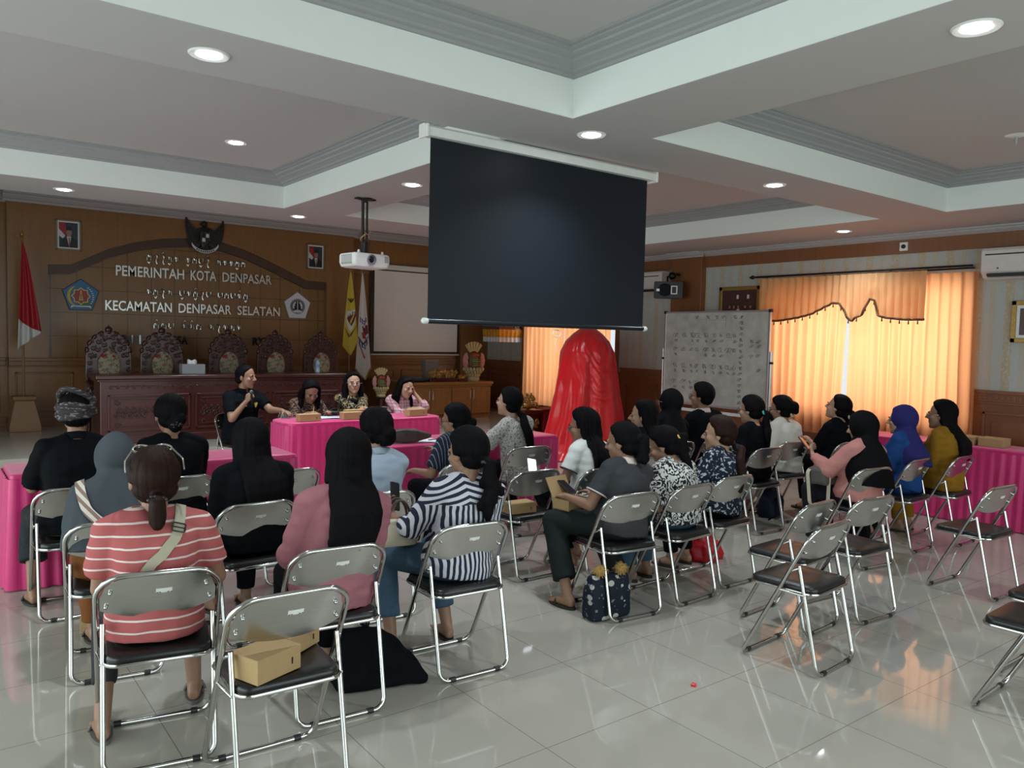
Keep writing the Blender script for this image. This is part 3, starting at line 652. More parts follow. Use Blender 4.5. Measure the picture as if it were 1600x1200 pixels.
def groupphoto(t, a, b):
    flat(t, 'photo', mat('print_brown', (.07,.03,.025), .3), [(-a, -b), (a, -b), (a, b), (-a, b)], -.011)
    for x, m in ((-.55, suit), (-.3, bgm), (-.05, whp), (.35, suit), (.65, bgm)):
        flat(t, 'figure_print', m, [(a*(x-.09), -b*.95), (a*(x+.09), -b*.95), (a*(x+.08), -b*.2), (a*(x-.08), -b*.2)], -.0125); flat(t, 'head_print', skinp, circ(a*x, -b*.08, a*.05, b*.1, 10), -.0125)
    for x in (-.1, .5): flat(t, 'print_frame', whp, [(a*(x-.06), b*.45), (a*(x+.06), b*.45), (a*(x+.06), b*.7), (a*(x-.06), b*.7)], -.0125)
picture('framed_photograph', 'gold-framed group photograph above the whiteboard', 'picture', groupphoto, .66, .52, (XR-.004, 6.64, 2.20), -pi/2, gold, .05, 0)
picture('framed_photograph', 'framed picture cut by the right edge below the air conditioner', 'picture', groupphoto, .5, .42, (XR-.004, 3.06, 1.98), -pi/2, gold, .045, .03)
t = thing('wall_socket', 'small white socket on the teak band above the curtains', 'socket'); g = G(); g.box((XR-.05, 4.39, 2.775), (XR-.03, 4.48, 2.87)); g.build('plate', whitep, t, 0, .004); g = G(); g.cap((XR-.056, 4.432, 2.822), (XR-.048, 4.432, 2.822), .024, .024, 12); g.build('socket_face', blackp, t)

# hanging shrine shelf with cloth in the corner
t = thing('hanging_shrine', 'small wall shrine with orange and white cloth below the screen edge', 'shrine', (8.60, 11.62, 1.60))
g = G(); g.box((-.28, -.28, .24), (.27, .24, .27)); g.box((-.26, -.26, .27), (.27, .24, .42)); g.box((-.29, -.29, .42), (.27, .25, .46)); g.build('shelf', maho, t, 0, .005)
org = mat('marigold_cloth', (.55,.24,.03), .7, 0, .3, 8)
def frill(u, v, z0, z1):
    P = [V((-.275, .24, 0)), V((-.275, -.275, 0)), V((.26, -.275, 0))]; p = P[0].lerp(P[1], u*2) if u < .5 else P[1].lerp(P[2], u*2-1); k = .006+.01*v
    return V((p.x*(1-.06*v)+k*sin(u*70), p.y*(1-.06*v)+k*sin(u*70+1), z0+(z1-z0)*v))
g = G(); g.grid(lambda u, v: frill(u, v, .245, .10), 80, 4); g.build('orange_cloth', org, t, 180)
g = G(); g.grid(lambda u, v: frill(u, .8, .10-.085*v, .10-.085*v), 80, 3); tag(g.build('white_cloth', mat('white_cloth', (.6,.58,.62), .8), t, 180), 'white lower band of the cloth')
g = G(); random.seed(5)
for i in range(26): g.ell((random.uniform(-.26, .2), random.choice((-.27, -.27, random.uniform(-.2, .2))), random.uniform(.28, .41)), (.022, .02, .018), nu=8, nv=6)
g.build('carved_ornament', gold, t)

# ------------------------------------------------------------ emblems and lettering on the back wall
def spin(n, r1, r2, a0=pi/2):
    return [((r1 if i % 2 == 0 else r2)*cos(a0+pi*i/n), (r1 if i % 2 == 0 else r2)*sin(a0+pi*i/n)) for i in range(2*n)]
def plate(t, name, m, poly, y0, y1): g = G(); g.prism(poly, lambda a, b, k: V((a, (y0, y1)[k], b))); return g.build(name, m, t, 0)
blue = mat('emblem_blue', (.012,.13,.32), .35); yel = mat('emblem_yellow', (.62,.50,.10), .4); grn = mat('emblem_green', (.03,.14,.07), .4); emr = mat('emblem_red', (.30,.03,.05), .4); emw = mat('emblem_white', (.66,.68,.72), .4); blk = mat('emblem_black', (.01,.01,.012), .4)
pent = lambda r: [(r*cos(pi/2+2*pi*i/5), r*sin(pi/2+2*pi*i/5)) for i in range(5)]
t = thing('wall_emblem', 'blue pentagon emblem with a yellow eight-pointed star', 'emblem', (1.88, YR-.055, 2.14))
plate(t, 'rim', blk, pent(.245), 0, -.02); plate(t, 'shield_plate', blue, pent(.232), -.02, -.032)
plate(t, 'star', yel, spin(8, .125, .098), -.032, -.036); plate(t, 'star_centre', emr, spin(8, .108, .083), -.036, -.039); 
plate(t, 'temple', yel, [(-.028, -.06), (.028, -.06), (.010, .02), (.004, .09), (-.004, .09), (-.010, .02)], -.039, -.043); plate(t, 'temple_door', blk, [(-.006, -.05), (.006, -.05), (.004, .03), (-.004, .03)], -.043, -.0445)
plate(t, 'green_field', grn, [(-.07, -.075), (.09, -.09), (.13, -.05), (.16, -.13), (-.02, -.135)], -.032, -.0335)
g = G(); P = [V((.155*cos(a), -.036, .155*sin(a)+.0)) for a in np.linspace(rad(120), rad(245), 14)]; g.tube(P, [.006+.015*sin(pi*i/13) for i in range(14)], 6); g.build('rice_stalk', yel, t)
for i, a in enumerate(np.linspace(rad(55), rad(-35), 9)): g = G(); g.ell((.155*cos(a), -.036, .155*sin(a)-.01), (.014, .004, .007), nu=8, nv=6); g.build('cotton_boll', emw, t)
plate(t, 'ribbon', emw, [(-.13, -.165), (-.09, -.15), (.09, -.15), (.13, -.165), (.12, -.135), (-.12, -.135)], -.032, -.036)
t = thing('wall_emblem', 'white pentagon emblem with a round black crest', 'emblem', (5.06, YR-.055, 2.13))
plate(t, 'rim', mat('emblem_grey', (.3,.3,.32), .4), pent(.242), 0, -.02); plate(t, 'white_plate', emw, pent(.232), -.02, -.03)
def ring(t, name, m, r0, r1, y, a0=0, a1=2*pi):
    g = G(); n = 36; g.rings([[V((r*cos(a0+(a1-a0)*i/n), yy, r*sin(a0+(a1-a0)*i/n))) for r, yy in ((r0, y), (r1, y), (r1, y-.004), (r0, y-.004))] for i in range(n+1)]); return g.build(name, m, t, 60)
ring(t, 'crest_ring', blk, .118, .126, -.03); ring(t, 'inner_ring', mat('emblem_grey2', (.12,.12,.14), .4), .085, .112, -.03)
for sx in (-1, 1):
    plate(t, 'gate_half', blk, [(sx*.008, -.06), (sx*.075, -.06), (sx*.07, -.04), (sx*.055, -.035), (sx*.058, .0), (sx*.045, .01), (sx*.045, .04), (sx*.03, .05), (sx*.028, .08), (sx*.012, .095), (sx*.008, .05)][::sx], -.03, -.036)
plate(t, 'ribbon', emw, [(-.07, -.10), (.07, -.10), (.085, -.075), (-.085, -.075)], -.036, -.04)
# eagle emblem
t = thing('eagle_emblem', 'black eagle emblem with shield and white ribbon at the top of the arch', 'emblem', (3.54, YB-.012, 3.10))
dk = mat('eagle_black', (.022,.021,.020), .45, .2, .3, 20); dk2 = mat('eagle_dark_grey', (.05,.05,.048), .4, .3, .3, 20)
WG = [(.03, .10), (.07, .16), (.12, .12), (.17, .10), (.21, .14), (.245, .22), (.262, .31), (.280, .33), (.286, .24), (.280, .12), (.262, .01), (.23, -.08), (.185, -.15), (.13, -.185), (.07, -.12), (.03, -.06)]
for s in (-1, 1):
    g = G(); g.prism([(s*a, b) for a, b in WG][::s], lambda a_, b_, k: V((a_, -.012-.022*k, b_))); g.build('wing', dk, t, 0, .004)
    for i in range(9):
        q = i/8; a0 = V((s*(.05+.02*q), -.036, .06-.12*q)); a1 = V((s*(.276-.14*q**1.5), -.036, .29-.46*q)); mid = a0.lerp(a1, .5)+V((s*.035, -.004, -.05*(1-q)))
        g = G(); g.tube([a0.lerp(mid, k/4).lerp(mid.lerp(a1, k/4), k/4) for k in range(5)], [.006, .010, .011, .009, .003], 6); g.build('wing_feather', dk2, t, 180)
g = G(); g.ell((0, -.02, .02), (.085, .05, .16)); g.ell((0, -.02, -.10), (.06, .03, .07)); g.build('body', dk, t)
g = G(); g.ell((-.01, -.03, .21), (.045, .04, .045)); g.cap((-.04, -.035, .205), (-.085, -.04, .19), .018, .005, 8); g.build('head', dk, t)
g = G()
for i in range(-2, 3): g.cap((.0, -.02, -.10), (.045*i, -.02, -.20+.012*abs(i)), .02, .014, 8)
g.build('tail', dk, t)
SH = [(-.065, .075), (.065, .075), (.07, -.03), (.0, -.10), (-.07, -.03)]
plate(t, 'shield', dk2, [(x*1.1, z*1.1) for x, z in SH], -.06, -.07); 
for nm, m, a, b in (('shield_field', blk, -1, 0), ('shield_field', emw, 0, 0), ('shield_field', emw, -1, -1), ('shield_field', blk, 0, -1)): plate(t, nm, m, [(a*.055+.004, b*.065+.004), (a*.055+.051, b*.065+.004), (a*.055+.048, b*.065+.058), (a*.055+.006, b*.065+.058)], -.07, -.074)
g = G(); P = [V((.20*sin(q), -.045, -.045-.16*cos(q))) for q in np.linspace(-1.15, 1.15, 16)]
g.slab(lambda u, v: V((.215*sin(-1.15+2.3*u), -.045, -.03-.18*cos(-1.15+2.3*u)+.042*(v-.5))), 18, 1, (0, -.008, 0)); g.build('ribbon', emw, t, 40)
g = G()
for k in range(9): q = -.6+.15*k; g.box((.215*sin(q)-.009, -.058, -.03-.18*cos(q)-.011), (.215*sin(q)+.009, -.052, -.03-.18*cos(q)+.011))
tag(g.build('ribbon_lettering', blk, t, 0), 'tiny dark lettering on the ribbon')
# lettering
chl = mat('chromed_letters', (.74,.73,.70), .30, 1, .05)
def lettering(lab, s, x0, x1, z0, cap, bold=.012, ext=.012, y=None, m=None, fit=True):
    cu = D.curves.new('text', 'FONT'); cu.body = s; cu.size = 1; cu.extrude = ext; cu.offset = bold; cu.align_x = 'LEFT'; cu.resolution_u = 3
    o = D.objects.new('text', cu); C.objects.link(o); dg = bpy.context.evaluated_depsgraph_get(); dg.update()
    me = D.meshes.new_from_object(o.evaluated_get(dg)); D.objects.remove(o)
    co = np.array([v.co[:] for v in me.vertices]); 
    lo, hi = co.min(0), co.max(0); kx = (x1-x0)/(hi[0]-lo[0]); kz = cap/(hi[1]-lo[1])
    nv = np.stack([(co[:, 0]-lo[0])*kx, co[:, 2], (co[:, 1]-lo[1])*kz], 1); nv[:, 1] *= -1
    me.vertices.foreach_set('co', nv.ravel()); me.update(); me.flip_normals() if hasattr(me, 'flip_normals') else None
    o = link('wall_lettering', me, m or chl); o.location = (x0, y or YR-.075, z0)
    return tag(o, lab, 'sign', 'chrome lettering on the arch wall')
def boldtext(o, th):
    so = o.modifiers.new('s', 'SOLIDIFY'); so.thickness = th; so.offset = 0
def words(row, ws, x0, x1, z, cap):
    L_ = [sum(.45 if c == 'I' else 1.12 if c == 'M' else 1 for c in q) for q in ws]; u = (x1-x0)/(sum(L_)+.75*(len(ws)-1)); x = x0
    for q, l in zip(ws, L_): lettering('chrome wall letters %s in the %s row' % (q, row), q, x, x+l*u-.02, z, cap); x += (l+.75)*u
words('upper', ['PEMERINTAH', 'KOTA', 'DENPASAR'], 2.33, 4.64, 2.46, .15)
words('lower', ['KECAMATAN', 'DENPASAR', 'SELATAN'], 2.19, 4.78, 1.955, .145)
def script(lab, x0, x1, z, seed, words):
    random.seed(seed); tot = sum(words)+.8*(len(words)-1); cw = (x1-x0)/tot; x = x0
    for wi, w_ in enumerate(words):
        g = G()
        for i in range(w_):
            k = random.randint(0, 4); h = .040; c = x+cw*.5; r = cw*.30
            if k == 0: P = [(c-r, h), (c-r*1.1, -h*.3), (c-r*.4, -h), (c, -h*.2), (c+r*.4, -h), (c+r*1.1, -h*.2), (c+r, h)]
            elif k == 1: P = [(c-r, -h), (c-r*.9, h*.6), (c-r*.2, h), (c, -h*.4), (c+r*.3, h), (c+r, h*.5), (c+r*.9, -h)]
            elif k == 2: P = [(c-r, h*.5), (c-r*.5, h), (c, 0), (c-r*.5, -h*.7), (c-r, 0), (c, .2*h), (c+r*.6, h), (c+r, -h)]
            elif k == 3: P = [(c-r, 0), (c-r*.6, h), (c, h*.4), (c-.1*r, -h), (c+r*.5, -h*.8), (c+r, 0), (c+r*.5, h*.9)]
            else: P = [(c-r*.6, h*1.1), (c+r*.5, h*.8), (c+r*.7, 0), (c, -h*.6), (c+r*.2, -h*2.0), (c+r*.7, -h*2.2)]
            P = [V((a, 0, b)) for a, b in P]; Q = []
            for j in range(len(P)-1):
                for q in (0, .33, .66): Q.append(P[j].lerp(P[j+1], q))
            Q.append(P[-1]); 
            for _ in range(2): Q = [Q[0]]+[(Q[j-1]+Q[j]*2+Q[j+1])/4 for j in range(1, len(Q)-1)]+[Q[-1]]
            g.tube(Q, .0115, 6)
            if random.random() < .35: g.tube([V((c-r*.6, 0, h*1.5)), V((c, 0, h*2.3)), V((c+r*.7, 0, h*1.9)), V((c+r*.4, 0, h*1.5))], .011, 6)
            if random.random() < .2: g.tube([V((c-r*.6, 0, -h*1.6)), V((c, 0, -h*2.2)), V((c+r*.6, 0, -h*1.5))], .011, 6)
            x += cw
        x += cw*.8
        o = g.build('wall_lettering', chl, None, 60); o.location = (0, YR-.075, z); tag(o, '%s word of the %s' % (('left', 'middle', 'right')[wi], lab), 'sign', 'chrome lettering on the arch wall')
script('top line of chrome Balinese script under the eagle', 2.73, 4.21, 2.755, 3, (5, 4, 5)); script('middle line of chrome Balinese script between the letter rows', 2.72, 4.25, 2.25, 9, (4, 5, 5)); script('lowest line of chrome Balinese script above the carved chairs', 2.82, 4.15, 1.75, 15, (3, 3, 5))
dkl = mat('dark_chrome_letters', (.10,.11,.12), .15, 1, .1)
for q, a, b in (('EN I', 2.32, 2.66), ('TESA', 3.02, 3.32), ('RY.', 4.32, 4.53)): lettering('dark chrome letters %s half hidden behind the carved chairs' % q, q, a, b, 1.475, .13, m=dkl)
# ------------------------------------------------------------ people
def skin(name, c): return mat(name, c, .5, 0, .08, 20, .03, 150)
SK = [skin('skin_tan', (.27,.145,.090)), skin('skin_light', (.40,.235,.155)), skin('skin_brown', (.19,.098,.060))]
hairm = mat('black_hair', (.0045,.004,.005), .55, 0, .5, 20, .35, 40, stretch=(9, 9, .7), spec=.05)
hairb = mat('brown_hair', (.018,.007,.005), .5, 0, .5, 20, .35, 40, stretch=(9, 9, .7), spec=.10)
eyew = mat('eye_white', (.26,.24,.22), .3); eyed = mat('eye_dark', (.012,.008,.006), .2); lipm = mat('lip', (.27,.10,.08), .45)
denim = mat('blue_denim', (.045,.085,.13), .8, 0, .25, 40); blackcl = mat('black_cloth', (.004,.005,.007), .8, 0, .3, 20, spec=.06); navycl = mat('navy_cloth', (.012,.018,.035), .75, 0, .2, 20)
sandal = mat('dark_sandal', (.03,.025,.02), .6); pinksan = mat('pink_sandal', (.55,.30,.32), .6); greys = mat('grey_sandal', (.13,.12,.11), .6)
def Rx(a): return Mx.Rotation(a, 3, 'X')
def Ry(a): return Mx.Rotation(a, 3, 'Y')
def Rz(a): return Mx.Rotation(a, 3, 'Z')
def ring(c, M, hw, hd, n=20, sup=2.3):
    out = []
    for i in range(n):
        a = 2*pi*i/n; x = cos(a); y = sin(a); e = 2/sup
        out.append(V(c)+M @ V((hw*math.copysign(abs(x)**e, x), hd*math.copysign(abs(y)**e, y), 0)))
    return out
def ik(a, b, l1, l2, pole):
    a, b = V(a), V(b); d = b-a; L = min(max(d.length, .06), l1+l2-.004); d = d.normalized(); b = a+d*L
    x = (l1*l1-l2*l2+L*L)/(2*L); h = sqrt(max(0, l1*l1-x*x)); p = V(pole); p = (p-d*p.dot(d)); p = p.normalized() if p.length > 1e-4 else d.orthogonal().normalized()
    return a+d*x+p*h, b
def hand(g, W, d, n, s, curl, sc_=1., thumb=1.):
    d = V(d).normalized(); n = V(n); n = (n-d*n.dot(d)).normalized(); t = d.cross(n)*s      # t: towards the thumb
    M = Mx((t, n, d)).transposed()
    k = sc_
    g.rings([ring(V(W)+d*q*k, M, w_*k, h*k, 12) for q, w_, h in ((-.03, .024, .019), (0, .027, .018), (.03, .036, .016), (.065, .041, .014), (.088, .038, .010))])
    for i, L in enumerate((.066, .074, .069, .054)):
        p = V(W)+d*.080*k+t*((.030-.0205*i)*k)+n*.001; a = 0; sp = (1.5-i)*.06; c = curl*(1+.12*(i-1))
        for j, q in enumerate((.44, .32, .24)):
            a += c*(.75 if j == 0 else 1.0); dd = (d*cos(a)+n*sin(a)+t*sp).normalized(); e = p+dd*L*q*k
            g.cap(p, e, (.0088-.0009*j)*k, (.0080-.0009*j)*k, 8); p = e
    p = V(W)+d*.022*k+t*.028*k+n*.004; dd = (d*.62+t*.74+n*(.25+.35*curl)).normalized(); e = p+dd*.042*k; g.cap(p, e, .0125*k, .0098*k, 8)
    dd = (d*.88+t*(.35-.3*curl*thumb)+n*(.2+.55*curl)).normalized(); g.cap(e, e+dd*.033*k, .0098*k, .0078*k, 8)
def strands(amp, k=11, seed=0, c=(0, 0)):
    def fn(co, nr):
        ph = np.arctan2(co[:, 1]-c[1], co[:, 0]-c[0])
        return np.array([amp*(noise.noise((p*k, z*2.2, seed))+.6*noise.noise((p*k*2.7, z*3.5, seed+9))) for p, z in zip(ph, co[:, 2])])
    return fn
CUR = [None]
def person(lab, x, y, rz, crown, sk=0, vox=.0085, hx=0, lean=(6, 10), neck=2, head=(0, 0, 0), bulk=1., top=None, bot=None, hair=None, RH=None, LH=None, knees=(.10, .10), kz=.0, feet=None, shoe=None,
           curl=(.5, .5), twist=0, hs=1.13, female=True, polL=None, polR=None, hn=(None, None), hd=(None, None), glasses=None, sh=1., faced=True, seat=.452, skirt=None, sleeve=(.75, 0)):
    P = thing('person', lab, 'person', (x, y, 0), rz)
    if CUR[0] in ADJ: hx += ADJ[CUR[0]]*.4; lean = (lean[0]-4, lean[1]-4)
    s = .93 if female else 1.0
    k = (crown-.012-seat-.115*hs)/.765; k = min(max(k, .72), 1.02)
    side = math.asin(max(-.3, min(.3, hx/(.62*k)))); l0, l1 = rad(lean[0]), rad(lean[1])
    M0 = Ry(side) @ Rx(-l0); M1 = Rz(rad(twist)*.5) @ Ry(side) @ Rx(-(l0+l1)/2); M2 = Rz(rad(twist)) @ Ry(side*.8) @ Rx(-l1)
    up = V((0, 0, 1)); p0 = V((0, .035, seat+.09*k)); p1 = p0+M0 @ up*.17*k; p2 = p1+M1 @ up*.17*k; p3 = p2+M2 @ up*.125*k; p4 = p3+M2 @ V((0, .012, .055*k))
    Mh = Rz(rad(head[0]+twist)) @ Rx(-rad(head[1])) @ Ry(rad(head[2])); hc = p4+(M2 @ V((0, .018+rad(neck)*.2, .150*k)))
    H = Mx.Translation(hc) @ Mh.to_4x4() @ Mx.Scale(hs, 4)
    h = lambda a, b, c: H @ V((a, b, c))
    B = bulk; g = G()
    tor = [(p0+V((0, 0, -.085*k)), M0, .150*B*s, .105*B), (p0, M0, .172*B*s, .122*B), (p1+M0 @ V((0, 0, -.03)), M0, .146*B*s, .108*B), (p1+M1 @ V((0, .0, .05)), M1, .142*B*s, .106*B), (p2, M2, .153*B*s, .112*B), (p2+M2 @ V((0, 0, .07*k)), M2, .158*B*s, .100*B), (p3, M2, .132*B*s, .080*B**.5), (p3+M2 @ V((0, .004, .035*k)), M2, .078, .062), (p4, M2, .052, .052)]
    g.rings([ring(*t_) for t_ in tor])
    if female:
        for q in (-1, 1): g.ell(p2+M2 @ V((q*.068, .082*B, -.0)), (.058*B, .05*B, .058*B), nu=12, nv=8)
    S = {}; E = {}; Wr = {}
    l_u, l_f = .272*s, .238*s
    hands = {1: RH, -1: LH}; pol = {1: polR, -1: polL}
    for q in (1, -1):
        S[q] = p3+M2 @ V((q*.158*s*sh*B**.4, -.008, -.022)); tg = hands[q] or (q*.075, .27, seat+.165)
        if callable(tg): tg = tg(h)
        E[q], Wr[q] = ik(S[q], tg, l_u, l_f, pol[q] or (q*.38, -.5, -.8))
        g.cap(p3+M2 @ V((q*.06, 0, .005)), S[q], .055, .053*B**.4); g.cap(S[q], E[q], .050*s*B**.6, .038*s*B**.5); g.cap(E[q], Wr[q], .039*s*B**.5, .025*s)
        i = 0 if q == 1 else 1
        dr = V(hd[i]) if hd[i] else (Wr[q]-E[q]).normalized()+V((-q*.25, .25, -.15))
        nn = V(hn[i]) if hn[i] else V((-q*.3, .1, -1))
        hand(g, Wr[q]+dr.normalized()*.012, dr, nn, q*(1 if 1 else 1), curl[i], .94*s)
    # head and neck
    g.cap(p4+M2 @ V((0, -.006, -.03)), h(0, -.018, -.055), .054, .050)
    def gl(c, r): g.ell((0, 0, 0), r, H @ Mx.Translation(c), 14, 9)
    gl((0, -.013, .028), (.073, .092, .086)); gl((0, .028, -.03), (.062, .060, .078)); gl((0, .042, -.072), (.045, .042, .036)); gl((0, .070, -.092), (.020, .018, .016))
    for q in (-1, 1):
        gl((q*.040, .058, -.018), (.022, .022, .02)); gl((q*.030, .075, .022), (.02, .010, .008)); gl((q*.0105, .097, -.021), (.009, .010, .008))
        if (hair or {}).get('style') != 'scarf': g.ell((0, 0, 0), (.008, .019, .031), H @ Mx.Translation((q*.0755, -.008, -.006)) @ Mx.Rotation(q*-.35, 4, 'Z') @ Mx.Rotation(.2, 4, 'X'), 10, 8)
    g.cap(h(0, .084, .014), h(0, .107, -.017), .0085, .0125, 8); g.cap(h(-.019, .081, -.0475), h(.019, .081, -.0475), .0055, .0055, 8); g.cap(h(-.016, .080, -.0565), h(.016, .080, -.0565), .0062, .0062, 8)
    # legs
    ft = feet or ((.09, .36), (-.09, .36)); K = {}; A = {}; HJ = {}
    for q, (fx, fy), kx in ((1, ft[0], knees[0]), (-1, ft[1], knees[1])):
        HJ[q] = p0+V((q*.085*s, .0, .0)); A[q] = V((fx, fy, .085)); K[q] = V((q*kx, .035+.40*s, seat+.055+kz))
        d = K[q]-HJ[q]
        if d.length > .44*s: K[q] = HJ[q]+d.normalized()*.44*s
        g.cap(HJ[q], K[q], .078*B**.5, .056); g.cap(K[q], A[q], .054, .033); 
        fd = V((q*.12, 1, 0)).normalized(); t_ = V((fd.y, -fd.x, 0))
        Mf = Mx((t_, up, fd)).transposed()
        g.rings([ring(A[q]+fd*a+up*(z-.085), Mf, w_, hh, 12) for a, z, w_, hh in ((-.055, .040, .020, .020), (-.035, .048, .028, .038), (.0, .058, .031, .048), (.05, .042, .034, .032), (.10, .030, .040, .020), (.135, .024, .040, .014))])
        for i in range(5): b = A[q]+fd*(.125+.012*(1-abs(i-1)*.4))+t_*(q*(-.030+.015*i))+up*(.022-.085); g.cap(b, b+fd*(.034-.004*i), .0105-.0008*i, .0085-.0008*i, 8)
    me = remesh(g, vox, 5, .5); link('body', me, [SK[sk]], P)
    if faced:
        for q in (-1, 1):
            e = G(); e.ell((0, 0, 0), (.0135, .0065, .0058), H @ Mx.Translation((q*.0305, .081, .003)), 12, 8); e.ell((0, 0, 0), (.0062, .004, .0064), H @ Mx.Translation((q*.0305, .0866, .003)), 10, 6, 1); e.build('eye', [eyew, eyed], P, 180)
            e = G(); e.tube([h(q*.014, .0875, .020), h(q*.03, .087, .026), h(q*.047, .076, .021)], [.0032*hs, .004*hs, .002*hs], 6); e.build('eyebrow', hairm, P, 180)
        e = G()
        for a_, z, r, y_ in ((.021, -.0475, .0042, .0862), (.019, -.0565, .0050, .0855)): e.tube([h(a_*u, y_-.012*u*u+.0006, z+(.0015*(1-2*abs(abs(u)-.3)) if z > -.05 else -.001*(1-u*u))) for u in (-1, -.7, -.35, 0, .35, .7, 1)], [.0012, r*.75, r, r*.9, r, r*.75, .0012], 8)
        e.build('lips', lipm, P, 180)
    # clothes
    if top:
        g = G(); o = top.get('loose', .016); hem = top.get('hem', .0)
        T2 = [(p0+V((0, 0, -.075*k-hem)), M0, .150*B*s+o+.018, .108*B+o+.014)]+[(c, M_, a+o*(1.25 if i in (1, 2, 3) else 1), b_+o*(1.2 if i in (1, 2, 3) else 1)) for i, (c, M_, a, b_) in enumerate(tor) if 0 < i < 7]+[(p3+M2 @ V((0, .002, .03*k)), M2, .088+o*.3, .070+o*.3)]
        g.rings([ring(*t_) for t_ in T2])
        if female:
            for q in (-1, 1): g.ell(p2+M2 @ V((q*.068, .086*B+o*.5, -.0)), (.062*B, .055*B, .062*B), nu=12, nv=8)
        sl, wd = top.get('sleeve', .62), top.get('wide', .016)
        for q in (1, -1):
            g.cap(p3+M2 @ V((q*.06, 0, .008)), S[q], .058+o*.5, .054+o*.6); g.cap(S[q], S[q], .055, .055)
            if sl <= 1: e = S[q].lerp(E[q], sl); g.cap(S[q], e, .052*s*B**.6+o*.7, .046*s*B**.5+wd+o*.3, 16, flat=True); g.ell(S[q], [.053*s*B**.6+o*.6]*3, nu=12, nv=8)
            else:
                e = E[q].lerp(Wr[q], sl-1); g.cap(S[q], E[q], .052*s*B**.6+o*.7, .042*s*B**.5+o); g.cap(E[q], e, .042*s*B**.5+o, .030*s+wd+o*.2, 14, flat=True)
        seed = random.random()*50; wq = top.get('wr', .008); w1 = wrinkle(wq, 8, 8, 5, seed); w2 = wrinkle(wq*.75, 10, 10, 24, seed+7)
        me = remesh(g, max(vox, .009), 5, .5, lambda co, nr: w1(co, nr)+w2(co, nr)); link(top.get('name', 'shirt'), me, top['m'], P)
        for q in (1, -1):
            if top.get('cuff'):
                e = S[q].lerp(E[q], min(sl, 1)); dd = (E[q]-S[q]).normalized(); u = dd.orthogonal().normalized(); v_ = dd.cross(u); r = .046*s*B**.5+wd+o*.3+.003
                gg = G(); gg.tube([e-dd*.004+u*r*cos(a)+v_*r*sin(a) for a in np.linspace(0, 2*pi, 24)[:-1]], .0055, 6, True); gg.build('cuff_trim', top['cuff'], P, 180)
        if top.get('collar'):
            gg = G(); n = 28
            gg.slab(lambda u, v: p4+M2 @ V(((.066+.016*v)*sin(2*pi*u*.94+.19), (.064+.014*v)*cos(2*pi*u*.94+.19)+.0, .012-.042*v+.012*(1-abs(2*u-1)))), n, 3, (0, 0, .004)); gg.build('collar', top['collar'], P, 180)
    bm = (bot or {}).get('m', blackcl); g = G(); L = (bot or {}).get('len', .93); o = (bot or {}).get('o', .012)
    g.ell(p0+V((0, .0, -.02)), (.168*B*s+o, .120*B+o, .075)); 
    for q in (1, -1):
        g.cap(HJ[q], K[q], .080*B**.5+o, .058+o); e = K[q].lerp(A[q], L); fl = (bot or {}).get('flare', .012)
        if L > .05: g.cap(K[q], e, .056+o, .034+fl+o*.6+(.022*(1-L)), 14, flat=True)
    if skirt:
        c0, c1 = HJ[1].lerp(HJ[-1], .5), K[1].lerp(K[-1], .5); a1 = A[1].lerp(A[-1], .5)
        g.rings([ring(c0+V((0, -.04, 0)), Rx(-pi/2), .19*s*B, .088), ring(c0.lerp(c1, .6), Rx(-pi/2), .18*s, .08), ring(c1+V((0, .03, -.03)), Rx(-pi/2+.6), .17*s, .08), ring(c1+V((0, .05, -.12)), Rx(-.1), .17*s, .085), ring(c1.lerp(a1, skirt)+V((0, .03, 0)), Rx(0), .175*s, .09)])
    if (bot or {}).get('waist'): g.rings([ring(p0+V((0, 0, -.06)), M0, .20*B*s, .150*B), ring(p0+V((0, 0, .03)), M0, .215*B*s, .158*B), ring(p1, M0, .20*B*s, .152*B)])
    seed = random.random()*50; me = remesh(g, max(vox, .010), 4, .5, wrinkle(.006, 10, 7, 10, seed)); link((bot or {}).get('name', 'trousers'), me, bm, P)
    for q in (1, -1):
        fd = V((q*.12, 1, 0)).normalized(); t_ = V((fd.y, -fd.x, 0)); c = A[q]-up*.085
        gg = G(); out = [c+fd*(.05+.115*sin(a)*(1 if sin(a) > 0 else 1))+t_*(.043*cos(a)) for a in np.linspace(0, 2*pi, 22)[:-1]]
        gg.rings([[p+up*z for p in out] for z in (.001, .016)]); sm = shoe or sandal; gg.build('sandal_sole', sm, P, 50)
        gg = G(); gg.tube([c+fd*.075+t_*(.043*cos(a))+up*(.012+.042*sin(a)) for a in np.linspace(0, pi, 12)], .008, 6); gg.build('sandal_strap', sm, P, 180)
    # hair, headscarf
    hr = hair or {}; st = hr.get('style', 'short'); hm = hr.get('m', hairm); th = hr.get('t', .013)+.005; vx = min(vox, .0075)
    g = G()
    def facecut(d):      # 1 over the scalp, below 1 in front of the hairline so that the shell dips under the skin
        fr = max(0, min(1, (d.y-hr.get('hl', .20)+max(0, -d.z)*.15)/.22)); lo = max(0, min(1, (hr.get('hz', .66)+.10-.55*d.x*d.x-d.z)/.12))
        side_ = max(0, min(1, (-d.z-.30)/.25))*max(0, min(1, (d.y+.55)/.3))
        return 1-.30*max(fr*lo, side_)
    ro = .004
